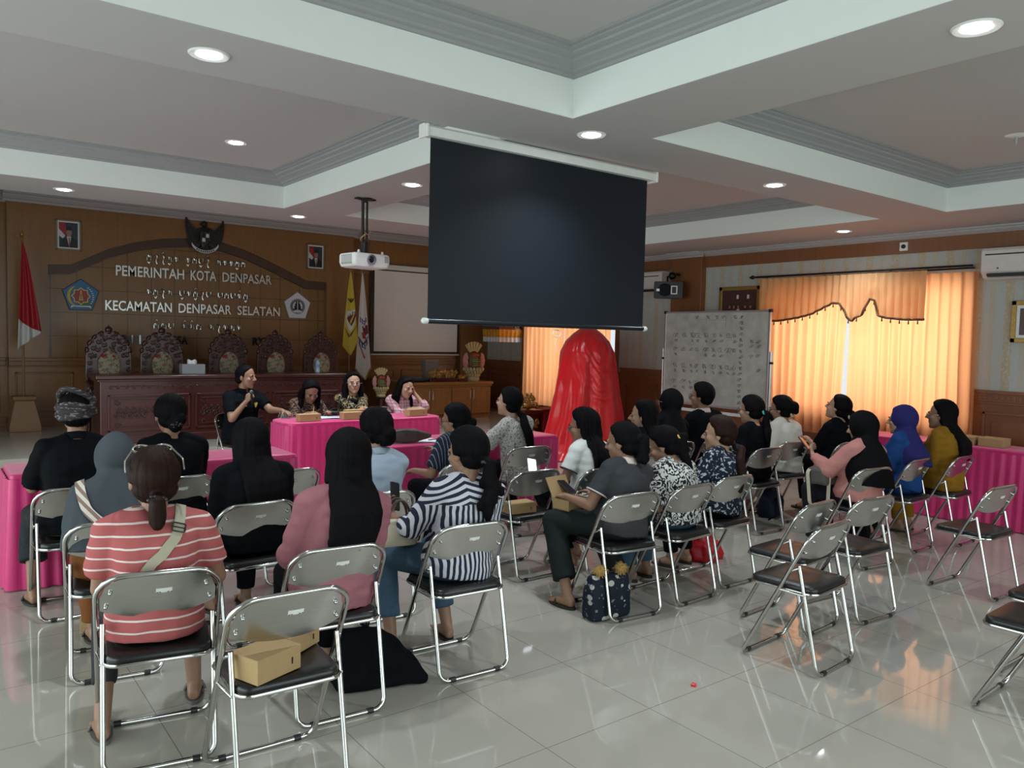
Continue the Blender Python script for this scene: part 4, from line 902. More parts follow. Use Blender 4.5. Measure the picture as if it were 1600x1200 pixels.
    if st in ('scarf',):
        g.ell((0, 0, 0), (.088, .108, .110), H @ Mx.Translation((0, -.012, .012)), 28, 20, fn=lambda d: 1-.34*max(0, min(1, (d.y-.72)/.12))*max(0, min(1, (.66-d.z)/.12))*max(0, min(1, (.62-abs(d.x))/.1)))
        dr = hr.get('drop', .16); spw = hr.get('w', 1.)
        bk = hr.get('back', .05)
        g.rings([ring(h(0, -.030, .02), Mh, .088, .078), ring(h(0, -.026, -.06), Mh, .086, .082), ring(p4+M2 @ V((0, -.01, .03)), M2, .094, .090), ring(p3+M2 @ V((0, -.004, .03)), M2, .135*spw, .105), ring(p3+M2 @ V((0, -.004, -.03)), M2, .195*spw*s, .128*B**.5), ring(p3+M2 @ V((0, -.01-bk*.3, -.03-dr*.5)), M2, .205*spw*s*B**.5, .150*B**.5), ring(p3+M2 @ V((0, -.01-bk*.5, -.03-dr)), M2, .200*spw*s*B**.5, .150*B**.5)])
        seed = random.random()*30; a_, b_ = wrinkle(.007, 8, 8, 3.5, seed), wrinkle(.004, 17, 17, 8, seed)
        me = remesh(g, vx, 4, .5, lambda co, nr: a_(co, nr)+b_(co, nr)); link('headscarf', me, hm, P)
    else:
        g.ell((0, 0, 0), (.074+th, .093+th, .087+th), H @ Mx.Translation((0, -.014, .028)), 36, 24, fn=facecut)
        top_ = hc.z
        if st == 'short':
            g.ell((0, 0, 0), (.068+th*.6, .055, .05), H @ Mx.Translation((0, -.052, -.03)), 16, 10)
        else: g.ell((0, 0, 0), (.070+th*.5, .055, .055), H @ Mx.Translation((0, -.046, -.025)), 16, 10)
        L_ = hr.get('len', .3); ww = hr.get('w', 1.)
        def bp(z, off=0): # a point behind the back at height z
            t0 = (z-p0.z)/max(.1, (p4.z-p0.z)); c = p0.lerp(p4, max(0, min(1.1, t0))); lo_ = (top or {}).get('loose', .016)*1.1; dpt = .124*B+.022+lo_ if t0 < .75 else (.124*B+.022+lo_)*(1-(t0-.75)*1.3)
            return V((c.x+off, c.y-dpt-.004, z))
        if st == 'long':
            n0 = h(0, -.055, -.055); zs = [n0.z-(L_)*q for q in (.25, .5, .75, 1)]
            R_ = [ring(h(0, -.030, .05), Mh, (.084+th*.5), .088), ring(h(0, -.045, -.01), Mh, (.088+th*.5), .080), ring(h(0, -.055, -.07), Mh, .090+th*.4, .068)]
            for i, z in enumerate(zs):
                c = bp(z, hr.get('off', 0)); hd_ = (.056, .046, .038, .026)[i]
                if z > p3.z+.02: c = V((c.x, min(c.y, h(0, -.07, -.05).y)+.03, z)); hd_ = .055
                R_.append(ring(c, Mh if i == 0 else Rz(rad(twist)), (.096, .104, .100, .082)[i]*ww, hd_))
            g.rings(R_)
            for i in range(15): q = (i/14-.5)*2; c = bp(zs[3], hr.get('off', 0)); g.cap(V((c.x+q*.078*ww, c.y+.004, zs[3]+.05)), V((c.x+q*.082*ww+random.uniform(-.01, .01), c.y+.006, zs[3]-.012-random.random()*.035)), .020, .004, 6)
            for q in (-1, 1): 
                if hr.get('front'): g.cap(h(q*.076, -.01, .03), h(q*.088, -.002, -.09), .030, .036); g.cap(h(q*.080, -.03, -.02), h(q*.085, -.04, -.13), .036, .040); g.cap(h(q*.088, -.002, -.09), p3+M2 @ V((q*.100, .055, .0)), .036, .040); g.cap(p3+M2 @ V((q*.100, .055, .0)), p3+M2 @ V((q*.095, .115*B, -.02-hr.get('front'))), .040, .020)
                else: g.cap(h(q*.078, -.02, .0), h(q*.080, -.03, -.085), .020, .024)
        elif st == 'pony':
            tz = hr.get('tz', -.02); r0 = h(0, -.100-th*.5, tz); ox = hr.get('off', 0); z1 = r0.z-L_
            pts = [r0, r0+Mh @ V((0, -.035, -.015))]; N = 5
            for i in range(1, N+1):
                z = r0.z-.03-(L_-.03)*i/N; c = bp(z, ox*i/N)
                if z > p3.z: c = V((r0.x+ox*i/N, min(r0.y-.03, c.y), z))
                pts.append(c)
            rr = [.028, .032, .036*ww, .037*ww, .034*ww, .026*ww, .010]
            for a, b_, ra, rb in zip(pts[:-1], pts[1:], rr[:-1], rr[1:]): g.cap(a, b_, ra, rb)
            if hr.get('wave'):
                for i in range(14): c = pts[1+i % 5]; g.ell(c+V((random.uniform(-.04, .04)*ww, random.uniform(-.02, .02), random.uniform(-.03, .03))), (.02, .018, .03), nu=8, nv=6)
        elif st == 'bun':
            g.ell((0, 0, 0), hr.get('r', (.052, .045, .05)), H @ Mx.Translation(hr.get('bc', (0, -.115, -.005))), 14, 10)
            g.ell((0, 0, 0), (.04, .03, .035), H @ Mx.Translation((.02, -.125, -.02)), 10, 8)
        me = remesh(g, vx, 3, .5, strands(hr.get('amp', .0035), 10, random.random()*40, (hc.x, hc.y))); link('hair', me, hm, P)
        if hr.get('tie'):
            gg = G(); c = h(0, -.108-th*.5, hr.get('tz', -.02)) if st == 'pony' else h(*hr.get('tc', (.0, -.13, -.0)))
            if hr.get('clip'):
                for i in range(7): gg.ell(c+V((random.uniform(-.024, .024), -.018, random.uniform(-.02, .02)))+V((0, -.008, 0)), (.008, .006, .006), nu=8, nv=5)
                gg.cap(c+V((-.03, -.012, 0)), c+V((.03, -.012, 0)), .009, .009, 8); gg.build('hair_clip', hr['tie'], P, 180)
            else:
                M_ = Mx.Translation(c) @ Mh.to_4x4() @ Mx.Rotation(rad(60), 4, 'X'); gg.tube([M_ @ V((.026*cos(a), .026*sin(a), .003*sin(5*a))) for a in np.linspace(0, 2*pi, 20)[:-1]], .010, 6, True); gg.build('hair_tie', hr['tie'], P, 180)
    if glasses:
        gg = G()
        for q in (-1, 1):
            gg.tube([h(q*.031+.021*cos(a), .097, .001+.017*sin(a)) for a in np.linspace(0, 2*pi, 18)[:-1]], .0018, 5, True); gg.tube([h(q*.052, .095, .006), h(q*.082, .06, .008), h(q*.086, -.005, .006)], .0018, 5)
        gg.tube([h(-.011, .099, .005), h(.011, .099, .005)], .0016, 5); gg.build('eyeglasses', glasses, P, 180)
    return dict(P=P, h=h, H=H, Mh=Mh, p=(p0, p1, p2, p3, p4), M=(M0, M1, M2), S=S, E=E, W=Wr, K=K, A=A, hc=hc, k=k, B=B, s=s)
def W2(P, v): return Mx.Translation(P.location) @ Mx.Rotation(P.rotation_euler.z, 4, 'Z') @ V(v)
# materials of the clothes
striped = mixin(mat('pink_striped_jersey', (.40,.105,.105), .8, 0, .07, 30), lambda K: K.stripe(K.op('ADD', K.Z, K.op('MULTIPLY', K.noise(5), .025)), .047, .0075), (.70,.58,.56))
navystr = mixin(mat('navy_white_stripes', (.55,.55,.60), .8, 0, .05, 30), lambda K: K.op('ADD', K.op('MULTIPLY', K.op('GREATER_THAN', K.Z, .845), K.stripe(K.op('ADD', K.op('ADD', K.Z, K.op('MULTIPLY', K.op('ABSOLUTE', K.X), .35)), K.op('MULTIPLY', K.noise(4), .03)), .031, .015)),
    K.op('MULTIPLY', K.op('LESS_THAN', K.Z, .845), K.stripe(K.op('ADD', K.X, K.op('MULTIPLY', K.noise(5), .04)), .027, .0135))), (.020,.022,.045))
pinstr = mixin(mat('navy_pinstripe', (.010,.014,.028), .7), lambda K: K.stripe(K.op('ADD', K.X, K.op('MULTIPLY', K.noise(4), .02)), .026, .0035), (.22,.26,.34))
speck = mixin(mat('speckled_blouse', (.50,.49,.46), .8), lambda K: K.op('GREATER_THAN', K.noise(85), .57), (.12,.12,.12))
zebra = mixin(mat('zebra_print', (.62,.62,.60), .8), lambda K: K.op('LESS_THAN', K.op('ABSOLUTE', K.op('SUBTRACT', K.op('FRACT', K.op('MULTIPLY', K.noise(17, (1, 1, .8), 3), 7)), .5)), .24), (.012,.012,.014))
floral = mixin(mat('navy_floral', (.012,.017,.032), .8), lambda K: K.op('GREATER_THAN', K.noise(48, (1, 1, 1), 3), .575), (.42,.47,.52))
batik = mixin(mixin(mat('brown_batik', (.020,.012,.012), .7), lambda K: K.op('LESS_THAN', K.op('ABSOLUTE', K.op('SUBTRACT', K.noise(28, (1, 1, 1), 3), .5)), .022), (.26,.16,.09)), lambda K: K.op('LESS_THAN', K.voronoi(16), .16), (.25,.11,.09))
batik2 = mixin(mat('black_gold_batik', (.014,.013,.012), .7), lambda K: K.op('LESS_THAN', K.op('ABSOLUTE', K.op('SUBTRACT', K.noise(26, (1, 1, 1), 2), .5)), .030), (.42,.33,.16))
plaid = mixin(mixin(mat('pink_check', (.62,.38,.42), .8), lambda K: K.stripe(K.Z, .040, .006), (.25,.08,.12)), lambda K: K.stripe(K.X, .042, .006), (.28,.10,.14))
dustpink = mat('dusty_pink_blouse', (.32,.125,.150), .85, 0, .07, 30, .1, 60); palepink = mat('salmon_sweater', (.50,.215,.20), .9, 0, .05, 40); paleblue = mat('pale_blue_shirt', (.30,.36,.44), .85, 0, .05, 30)
whitet = mat('white_polo', (.66,.68,.66), .85, 0, .03, 30); charc = mat('charcoal_polo', (.040,.042,.048), .85, 0, .1, 60); offwhite = mat('offwhite_shirt', (.60,.58,.52), .9, 0, .04, 20)
mustard = mat('mustard_cloth', (.235,.115,.010), .9, 0, .08, 30); royal = mat('royal_blue_cloth', (.010,.050,.19), .85, 0, .1, 20); indigo = mat('indigo_scarf', (.020,.018,.115), .8, 0, .1, 20)
greysc = mat('slate_scarf', (.050,.060,.070), .85, 0, .1, 10); blacksc = mat('black_scarf', (.005,.005,.006), .85, 0, .2, 10, spec=.08); rust = mat('rust_skirt', (.16,.055,.014), .85, 0, .1, 20)
teal = mat('turquoise_tie', (.05,.42,.36), .5); yellowt = mat('yellow_tie', (.60,.36,.06), .6); clipm = mat('clip_black', (.02,.02,.025), .15); cuffw = mat('cuff_white', (.6,.5,.48), .8); cream = mat('cream_strap', (.52,.47,.36), .8); silverg = mat('silver_frame', (.5,.5,.5), .2, .8)
checks = mixin(mat('checked_strap', (.56,.50,.45), .8), lambda K: K.op('LESS_THAN', K.op('ABSOLUTE', K.op('ADD', K.op('SUBTRACT', K.op('FRACT', K.op('MULTIPLY', K.op('ADD', K.X, K.Z), 22)), .5), K.op('MULTIPLY', K.op('SUBTRACT', K.op('FRACT', K.op('MULTIPLY', K.op('SUBTRACT', K.X, K.Z), 22)), .5), 0))), .25), (.22,.15,.12))
ADJ = {'A1': 0.033, 'A2': 0.029, 'A3': -0.009, 'A4': -0.011, 'A5': 0.074, 'A6': 0.05, 'A7': 0.057, 'A8': 0.073, 'A9': 0.032, 'A10': 0.039, 'A11': 0.116, 'A12': 0.085, 'A13': 0.132, 'A14': 0.101, 'A15': 0.124, 'A16': -0.022, 'A17': 0.101, 'A18': 0.059, 'A19': 0.149, 'A20': 0.046, 'A21': 0.106, 'A22': 0.15, 'A23': 0.074}
def seat_at(kk, dx=0, dy=None):
    x, y, r, _ = CH[kk]; CUR[0] = kk; dx += ADJ.get(kk, 0)*.6; dy = (.006 if kk in ADJ else 0) if dy is None else dy; return (x+cos(r)*dx-sin(r)*dy, y+sin(r)*dx+cos(r)*dy, r)
def strap(lab, R, pts, wd, m, nm='shoulder_bag', extra=None):      # a flat band laid over the body (person-local points)
    t = thing(nm, lab, 'bag', R['P'].location, R['P'].rotation_euler.z); P_ = [V(p) for p in pts]; g = G(); N = 24; L = len(P_)-1
    Q = []
    for i in range(N+1):
        f = i/N*L; j = min(int(f), L-1); Q.append(P_[j].lerp(P_[j+1], f-j))
    for _ in range(3): Q = [Q[0]]+[(Q[j-1]+Q[j]*2+Q[j+1])/4 for j in range(1, N)]+[Q[-1]]
    def fn(u, v):
        i = min(int(u*N+.5), N); a = Q[max(0, i-1)]; b = Q[min(N, i+1)]; d = (b-a).normalized(); out = V((Q[i].x*.3, Q[i].y-.03, 0)).normalized(); sd = d.cross(out).normalized()
        return Q[i]+sd*(wd*(v-.5))
    g.slab(fn, N, 2, (0, -.002, 0)); g.build('strap', m, t, 60)
    if extra: extra(t, Q)
    return t
A = {}
x, y, r = seat_at('A1'); A['A1'] = person('man in black shirt and dark batik head cloth at the left table', x, y, r+.05, 1.335, 0, .0085, .0, (8, 12), 3, (-4, 2, 0), 1.16, dict(m=blackcl, sleeve=.95, wide=.02, collar=blackcl), dict(m=mat('dark_batik_sarong', (.02,.022,.025), .8, 0, .5, 40), len=.62, flare=.03), dict(style='short', t=.006), RH=(.10, .40, .82), LH=(-.14, .40, .80), female=False, feet=((.10, .20), (-.22, .20)), knees=(.12, .19), faced=False)
x, y, r = seat_at('A2'); A['A2'] = person('woman in loose black top with dark hair clipped low by the left table', x, y, r-.1, 1.285, 0, .009, .0, (8, 12), 3, (0, 5, 0), 1.18, dict(m=blackcl, sleeve=1.9, loose=.024), None, dict(style='bun', bc=(0, -.108, -.055), r=(.04, .035, .045), tie=clipm, tc=(0, -.12, -.05), clip=1), RH=(.12, .38, .81), LH=(-.12, .38, .81), faced=False, feet=((.09, .20), (-.09, .20)))
x, y, r = seat_at('A3'); A['A3'] = person('woman in slate grey headscarf with a checked strap and rust skirt', x, y, r+.02, 1.19, 0, .008, .01, (10, 18), 2, (8, 12, 4), 1.02, dict(m=greysc, sleeve=1.7, loose=.02), dict(m=rust, name='skirt', o=.02, waist=1), dict(style='scarf', m=greysc, drop=.27, w=1.20, back=.10), skirt=.75, faced=False)
x, y, r = seat_at('A4'); A['A4'] = person('woman in pink and white striped shirt with sunglasses on her hair', x, y, r, 1.225, 0, .007, .0, (4, 6), 2, (3, 4, 0), 1.13, dict(m=striped, sleeve=.70, wide=.02, loose=.014), dict(m=mat('grey_leggings', (.03,.03,.034), .85), len=.72, flare=.006, o=.010), dict(style='pony', t=.010, m=hairb, len=.11, tz=-.055, tie=clipm, clip=1), feet=((.17, .36), (-.20, .12)), knees=(.15, .18), RH=(.20, .30, .66), LH=(-.12, .30, .66), shoe=greys, faced=False, sh=1.1)
x, y, r = seat_at('A5'); A['A5'] = person('woman in black with straight black shoulder-length hair before the left table', x, y, r-.02, 1.21, 0, .008, -.01, (6, 14), 2, (0, 8, 0), 1.16, dict(m=blackcl, sleeve=1.8, loose=.026), None, dict(style='long', len=.25, w=1.15, t=.015), feet=((.10, .40), (-.1, .40)), faced=False, sh=1.08)
x, y, r = seat_at('A6'); A['A6'] = person('woman in dusty pink blouse with very long straight black hair', x, y, r, 1.265, 1, .007, .075, (2, 8), 2, (-8, 6, 3), 1.06, dict(m=dustpink, sleeve=1.45, loose=.026, wide=.035, wr=.012), None, dict(style='long', len=.32, w=1.2, t=.017), RH=(.12, .30, .66), LH=(-.14, .28, .62), feet=((.10, .36), (-.12, .36)), faced=False, sh=1.08)
x, y, r = seat_at('A7'); A['A7'] = person('woman in pale blue shirt with black hair pinned up at the nape', x, y, r, 1.255, 1, .008, .02, (8, 12), 3, (6, 8, 0), .98, dict(m=paleblue, sleeve=1.8, loose=.02, collar=paleblue), None, dict(style='bun', bc=(.02, -.09, -.045), r=(.055, .05, .05), t=.014, amp=.007), RH=(.12, .40, .80), LH=(-.14, .40, .80), faced=False, feet=((.09, .25), (-.09, .25)))
x, y, r = seat_at('A8'); A['A8'] = person('glasses-wearing person in navy pinstripe top at the middle table', x, y, r+.1, 1.215, 0, .0085, .04, (14, 20), 4, (28, 8, 0), 1.05, dict(m=pinstr, sleeve=.85, wide=.022, loose=.018), None, dict(style='bun', bc=(0, -.095, -.06), r=(.04, .04, .04), t=.012, tie=clipm, tc=(0, -.11, -.055), clip=1), RH=(.05, .40, .78), LH=(-.24, .30, .66), glasses=blackp, knees=(.10, .16), feet=((.1, .25), (-.18, .25)))
x, y, r = seat_at('A9'); A['A9'] = person('barefoot woman in navy and white striped shirt and blue jeans', x, y, r, 1.235, 0, .0065, .065, (2, 6), 2, (16, 10, 0), 1.06, dict(m=navystr, sleeve=1.35, loose=.024, wide=.03, wr=.010), dict(m=denim, len=.78, o=.014, flare=.014), dict(style='pony', len=.30, tz=-.045, off=.05, w=1.15, tie=clipm, clip=1, wave=1), RH=(.10, .26, .64), LH=(-.22, .34, .72), hn=(None, (1, 0, .3)), hd=(None, (-.1, .6, .8)), curl=(.5, .9), knees=(.06, .24), feet=((.10, .30), (-.24, .31)), shoe=sandal, sh=1.05)
x, y, r = seat_at('A10'); A['A10'] = person('woman in speckled white blouse with long low ponytail', x, y, r+.25, 1.285, 1, .009, -.10, (10, 8), 2, (14, -4, 0), .98, dict(m=speck, sleeve=.80, loose=.024, wide=.03, hem=.04), None, dict(style='pony', len=.36, tz=-.075, w=1.15, t=.010), RH=(.10, .42, .82), LH=(-.22, .40, .86), hn=(None, (.3, .2, -1)), feet=((.09, .16), (-.09, .16)))
x, y, r = seat_at('A11'); A['A11'] = person('woman in white polo with wavy black hair and glasses', x, y, r, 1.19, 0, .0085, -.03, (6, 12), 3, (24, 10, 0), .98, dict(m=whitet, sleeve=.62, loose=.016, cuff=charc), None, dict(style='long', len=.21, w=.95, amp=.012, t=.013), RH=(.02, .30, .64), LH=(-.22, .30, .66), hd=(None, (.2, .8, .1)), curl=(.5, .8), glasses=blackp, shoe=pinksan, feet=((.05, .2), (-.16, .06)), knees=(.08, .14))
x, y, r = seat_at('A12'); A['A12'] = person('person in charcoal polo with white-edged sleeves and low ponytail', x, y, r+.05, 1.195, 0, .0075, .05, (6, 12), 3, (24, 10, 0), 1.08, dict(m=charc, sleeve=.66, loose=.016, cuff=cuffw, collar=cuffw), dict(m=mat('dark_trousers', (.010,.014,.014), .8), len=.80, o=.016, flare=.03), dict(style='pony', len=.15, tz=.01, t=.008, w=1.1, wave=1, tie=cream), RH=(.02, .30, .68), LH=(-.23, .30, .68), knees=(.10, .26), feet=((.06, .06), (-.31, .16)), shoe=mat('olive_shoe', (.03,.032,.022), .7))
x, y, r = seat_at('A13'); A['A13'] = person('woman in black and white zebra print blouse bending forward', x, y, r+.06, 1.125, 0, .0085, -.03, (10, 22), 4, (20, 26, 0), 1.0, dict(m=zebra, sleeve=.9, loose=.022, wide=.03), dict(m=denim), dict(style='pony', len=.20, tz=.02, tie=yellowt, w=1.0, t=.010))
x, y, r = seat_at('A14'); A['A14'] = person('woman in navy floral blouse with brown low ponytail', x, y, r+.08, 1.18, 1, .0085, .05, (4, 10), 2, (26, 4, 0), 1.03, dict(m=floral, sleeve=.95, loose=.022, wide=.02), None, dict(style='pony', len=.30, tz=-.085, m=hairb, tie=navycl, w=.95), RH=(.05, .3, .66), LH=(-.20, .30, .70))
x, y, r = seat_at('A15'); A['A15'] = person('young woman in black tee glancing left with a hand at her mouth', x, y, r+.2, 1.225, 1, .008, .02, (10, 14), 3, (34, 4, 0), .95, dict(m=blackcl, sleeve=.6), None, dict(style='long', len=.20, w=.75, t=.008, hl=.32), LH=lambda h: h(-.045, .125, -.155), hd=(None, (.25, -.05, .9)), hn=(None, (.3, -1, 0)), curl=(.5, 1.1), polL=(-.5, .2, -1), RH=(.0, .34, .68))
x, y, r = seat_at('A16'); A['A16'] = person('woman in long black headscarf and glasses near the whiteboard', x, y, r, 1.27, 0, .009, .10, (2, 4), 2, (16, 0, 0), 1.0, dict(m=blackcl, sleeve=1.8, loose=.02), None, dict(style='scarf', m=blacksc, drop=.30, w=1.0, back=.1), glasses=silverg)
x, y, r = seat_at('A17', -.12); A['A17'] = person('short-haired person in black polo with pale collar before the whiteboard', x, y, r, 1.295, 0, .0085, -.05, (2, 6), 3, (30, 3, 0), 1.06, dict(m=blackcl, sleeve=.9, collar=cuffw), None, dict(style='short', t=.017, amp=.005, hl=.26), glasses=blackp, female=False, LH=(-.16, .36, .78), RH=(.05, .36, .74))
x, y, r = seat_at('A18'); A['A18'] = person('woman in black with ponytail in a turquoise hair tie and glasses', x, y, r, 1.23, 1, .009, .01, (6, 10), 2, (14, 6, 0), .98, dict(m=blackcl, sleeve=.8), None, dict(style='pony', len=.30, tz=-.02, tie=teal, w=1.0), glasses=blackp)
x, y, r = seat_at('A19'); A['A19'] = person('masked woman in white shirt with hair in a high bun', x, y, r+.05, 1.21, 0, .009, .02, (8, 16), 3, (20, 8, 0), 1.06, dict(m=offwhite, sleeve=.95, loose=.026, wide=.03, hem=.03), dict(m=offwhite), dict(style='bun', bc=(.0, -.115, .015), r=(.05, .05, .052), tie=cream, tc=(0, -.095, -.05)), glasses=blackp)
x, y, r = seat_at('A20'); A['A20'] = person('woman in black looking up with one arm raised beside the masked woman', x, y, r, 1.225, 1, .009, -.01, (4, 6), 2, (20, -14, 0), 1.1, dict(m=blackcl, sleeve=1.1, loose=.026, wide=.03), None, dict(style='bun', bc=(.0, -.09, -.035), r=(.045, .04, .05), t=.008, tie=cream, tc=(0, -.12, -.04)), LH=(-.12, .34, .74))
x, y, r = seat_at('A21'); A['A21'] = person('woman in salmon pink sweater and big black headscarf holding a phone', x, y, r+.06, 1.205, 1, .008, .05, (0, 8), 3, (14, 14, 0), 1.08, dict(m=palepink, sleeve=1.92, loose=.028, wide=.012, wr=.010), dict(m=mat('dark_navy_trousers', (.012,.014,.02), .85)), dict(style='scarf', m=blacksc, drop=.27, w=1.08, back=.12), LH=(-.14, .36, .80), hd=(None, (.5, .6, .5)), hn=(None, (.6, .2, .6)), curl=(.5, .9), RH=(.05, .34, .70), faced=False, sh=1.05)
x, y, r = seat_at('A22'); A['A22'] = person('woman in blue sweater and indigo blue headscarf', x, y, r, 1.22, 1, .0085, .05, (4, 10), 2, (14, 4, 0), 1.05, dict(m=royal, sleeve=1.9, loose=.024), dict(m=royal), dict(style='scarf', m=indigo, drop=.20, w=.86, back=.10))
x, y, r = seat_at('A23'); A['A23'] = person('woman in mustard top with long straight black hair at the right', x, y, r, 1.245, 0, .0085, .02, (4, 8), 2, (16, 2, 0), 1.0, dict(m=mustard, sleeve=1.4, loose=.036, wide=.05, wr=.010, hem=.03), dict(m=mustard), dict(style='long', len=.315, w=.85, t=.013), glasses=silverg)
x, y, r = seat_at('P1'); A['P1'] = person('man in black polo speaking into a microphone at the head table', x, y, r, 1.345, 0, .007, .0, (4, 6), 2, (26, 6, 0), 1.18, dict(m=blackcl, sleeve=.75, wide=.015, collar=blackcl), None, dict(style='short', t=.003, hl=.30, amp=.001), RH=(.10, .28, .93), hd=((-.25, .5, .75), (-.1, .9, -.15)), hn=((-.9, -.2, .3), (0, 0, -1)), curl=(1.15, .5), LH=(-.20, .52, .83), polR=(.5, -.1, -1), female=False, feet=((.12, .22), (-.12, .22)))
x, y, r = seat_at('P2'); A['P2'] = person('woman in brown batik looking down and writing at the head table', x, y, r, 1.215, 0, .0085, -.02, (16, 22), 5, (-6, 34, 0), 1.0, dict(m=batik, sleeve=1.6, loose=.024), None, dict(style='long', len=.24, w=.9, front=.14), RH=(.12, .50, .79), LH=(-.14, .50, .79), feet=((.09, .20), (-.09, .20)))
x, y, r = seat_at('P3'); A['P3'] = person('woman with glasses in open black and gold batik over a black top', x, y, r, 1.255, 1, .007, .0, (8, 8), 3, (-8, 0, 0), .98, dict(m=batik2, sleeve=1.7, loose=.022, name='jacket'), None, dict(style='long', len=.20, w=.95, front=.10, hl=.28), glasses=silverg, RH=(-.04, .49, .82), LH=(.02, .51, .82), feet=((.09, .20), (-.09, .20)))
x, y, r = seat_at('P4'); A['P4'] = person('woman in pink checked shirt resting her head on her hand', x, y, r, 1.215, 1, .007, -.02, (14, 18), 4, (10, 12, -10), .98, dict(m=plaid, sleeve=1.35, loose=.022, wide=.025, collar=plaid), None, dict(style='long', len=.16, w=.85, front=.04, hl=.26), LH=lambda h: h(-.105, .045, -.03), hd=(None, (.30, -.10, 1)), hn=(None, (1, -.3, 0)), curl=(.5, .5), polL=(-.5, .4, -1), RH=(.02, .50, .80), feet=((.09, .20), (-.09, .20)))
for k in A: A[k]['P']['group'] = 'people seated in the meeting'
# head cloth of the man, sunglasses, mask and badges worn on the bodies
R = A['A1']; H = R['H']; g = G(); udm = mixin(mat('batik_head_cloth', (.030,.028,.032), .7, 0, .3, 30), lambda K: K.op('GREATER_THAN', K.noise(30, (1, 1, 3), 3), .58), (.16,.13,.12))
for i, (z, rx_, ry, rr, tl) in enumerate(((-.005, .086, .103, .018, .05), (.020, .087, .104, .019, -.06), (.045, .085, .102, .020, .10), (.066, .078, .096, .018, -.16))):
    g.tube([H @ V((rx_*cos(a), -.013+ry*sin(a), z+tl*.35*sin(a)+.2*tl*cos(a)+.004*sin(3*a+i))) for a in np.linspace(0, 2*pi, 36)[:-1]], rr, 8, True)
g.cap(H @ V((.05, .06, .06)), H @ V((.062, .03, .135)), .022, .008); g.cap(H @ V((.055, .05, .06)), H @ V((.085, -.02, .115)), .02, .008)
link('head_cloth', remesh(g, .006, 3, .5, wrinkle(.004, 30, 30, 60)), udm, R['P'])
g = G(); g.ell((0, 0, 0), (.055, .06, .02), H @ Mx.Translation((0, -.02, .098)), 14, 8); g.build('bald_crown', SK[0], R['P'], 180)
R = A['A4']; h = R['h']; g = G()
for q in (-1, 1):
    g.tube([h(q*.036+.030*cos(a), .062+.016*sin(a)-.01*abs(cos(a)), .112+.012*sin(a)) for a in np.linspace(0, 2*pi, 20)[:-1]], .005, 6, True); g.tube([h(q*.066, .055, .112), h(q*.096, -.02, .075), h(q*.096, -.06, .04)], .004, 6)
sg = g.build('sunglasses', mat('sunglass_frame', (.30,.26,.22), .2, .4), R['P'], 180)
g = G()
for q in (-1, 1): g.ell((0, 0, 0), (.029, .004, .019), R['H'] @ Mx.Translation((q*.036, .062, .112)) @ Mx.Rotation(-.95, 4, 'X'), 14, 6)
tag(g.build('sunglass_lens', mat('dark_lens', (.01,.01,.012), .05), R['P'], 180), 'dark lenses')
R = A['A19']; g = G(); g.ell((0, 0, 0), (.052, .040, .045), R['H'] @ Mx.Translation((0, .068, -.055)), 14, 10); g.build('face_mask', blackcl, R['P'], 180)
R = A['P1']; M2 = R['M'][2]; c = R['p'][2]; g = G(); g.slab(lambda u, v: c+M2 @ V((.115-.075*u, .142*1.0, .045-.022*v)), 2, 1, (0, .004, 0)); tag(g.build('badge', emr, R['P'], 0), 'red upper half of the badge')
g = G(); g.slab(lambda u, v: c+M2 @ V((.115-.075*u, .142, .022-.022*v)), 2, 1, (0, .004, 0)); tag(g.build('badge', emw, R['P'], 0), 'white lower half of the badge')
g = G()
for a in (-.5, 0, .5): g.cap(c+M2 @ V((-.075, .145, .0)), c+M2 @ V((-.075+.035*sin(a), .147, .05*cos(a))), .008, .004, 6)
g.build('eagle_print', yel, R['P'], 180)
R = A['P3']; M2 = R['M'][2]; c = R['p'][2]; g = G(); g.rings([ring(c+M2 @ V((0, .075, z)), M2, w_, .085, 14) for z, w_ in ((-.24, .075), (-.10, .078), (.02, .072), (.10, .058))]); link('inner_top', remesh(g, .009, 3), blackcl, R['P'])
# ------------------------------------------------------------ dais: carved desk, chairs, cabinets, flags
maho2 = mat('carved_mahogany', (.045,.011,.010), .25, 0, .4, 20, coat=.3)
def curl(g, c, r, s, a0, y, tr=.010, turns=1.4):
    P = []
    for i in range(18):
        q = i/17; a = a0+s*q*turns*2*pi; rr = r*(1-q*.85); P.append(V((c[0]+rr*cos(a), y, c[1]+rr*sin(a))))
    g.tube(P, [tr*(1-.5*i/17) for i in range(18)], 6)
t = thing('carved_desk', 'long dark carved mahogany desk on the dais', 'desk', (3.24, 10.37, ZD))
g = G(); g.box((-1.53, -.20, 0), (1.53, .20, .77)); g.build('body', maho, t, 0, .01)
g = G(); g.box((-1.58, -.25, .775), (1.58, .25, .82)); g.box((-1.56, -.225, .745), (1.56, .225, .775)); g.build('desk_top', maho, t, 0, .008)
g = G(); g.box((-1.55, -.22, 0), (1.55, .22, .10)); g.build('plinth', maho, t, 0, .008)
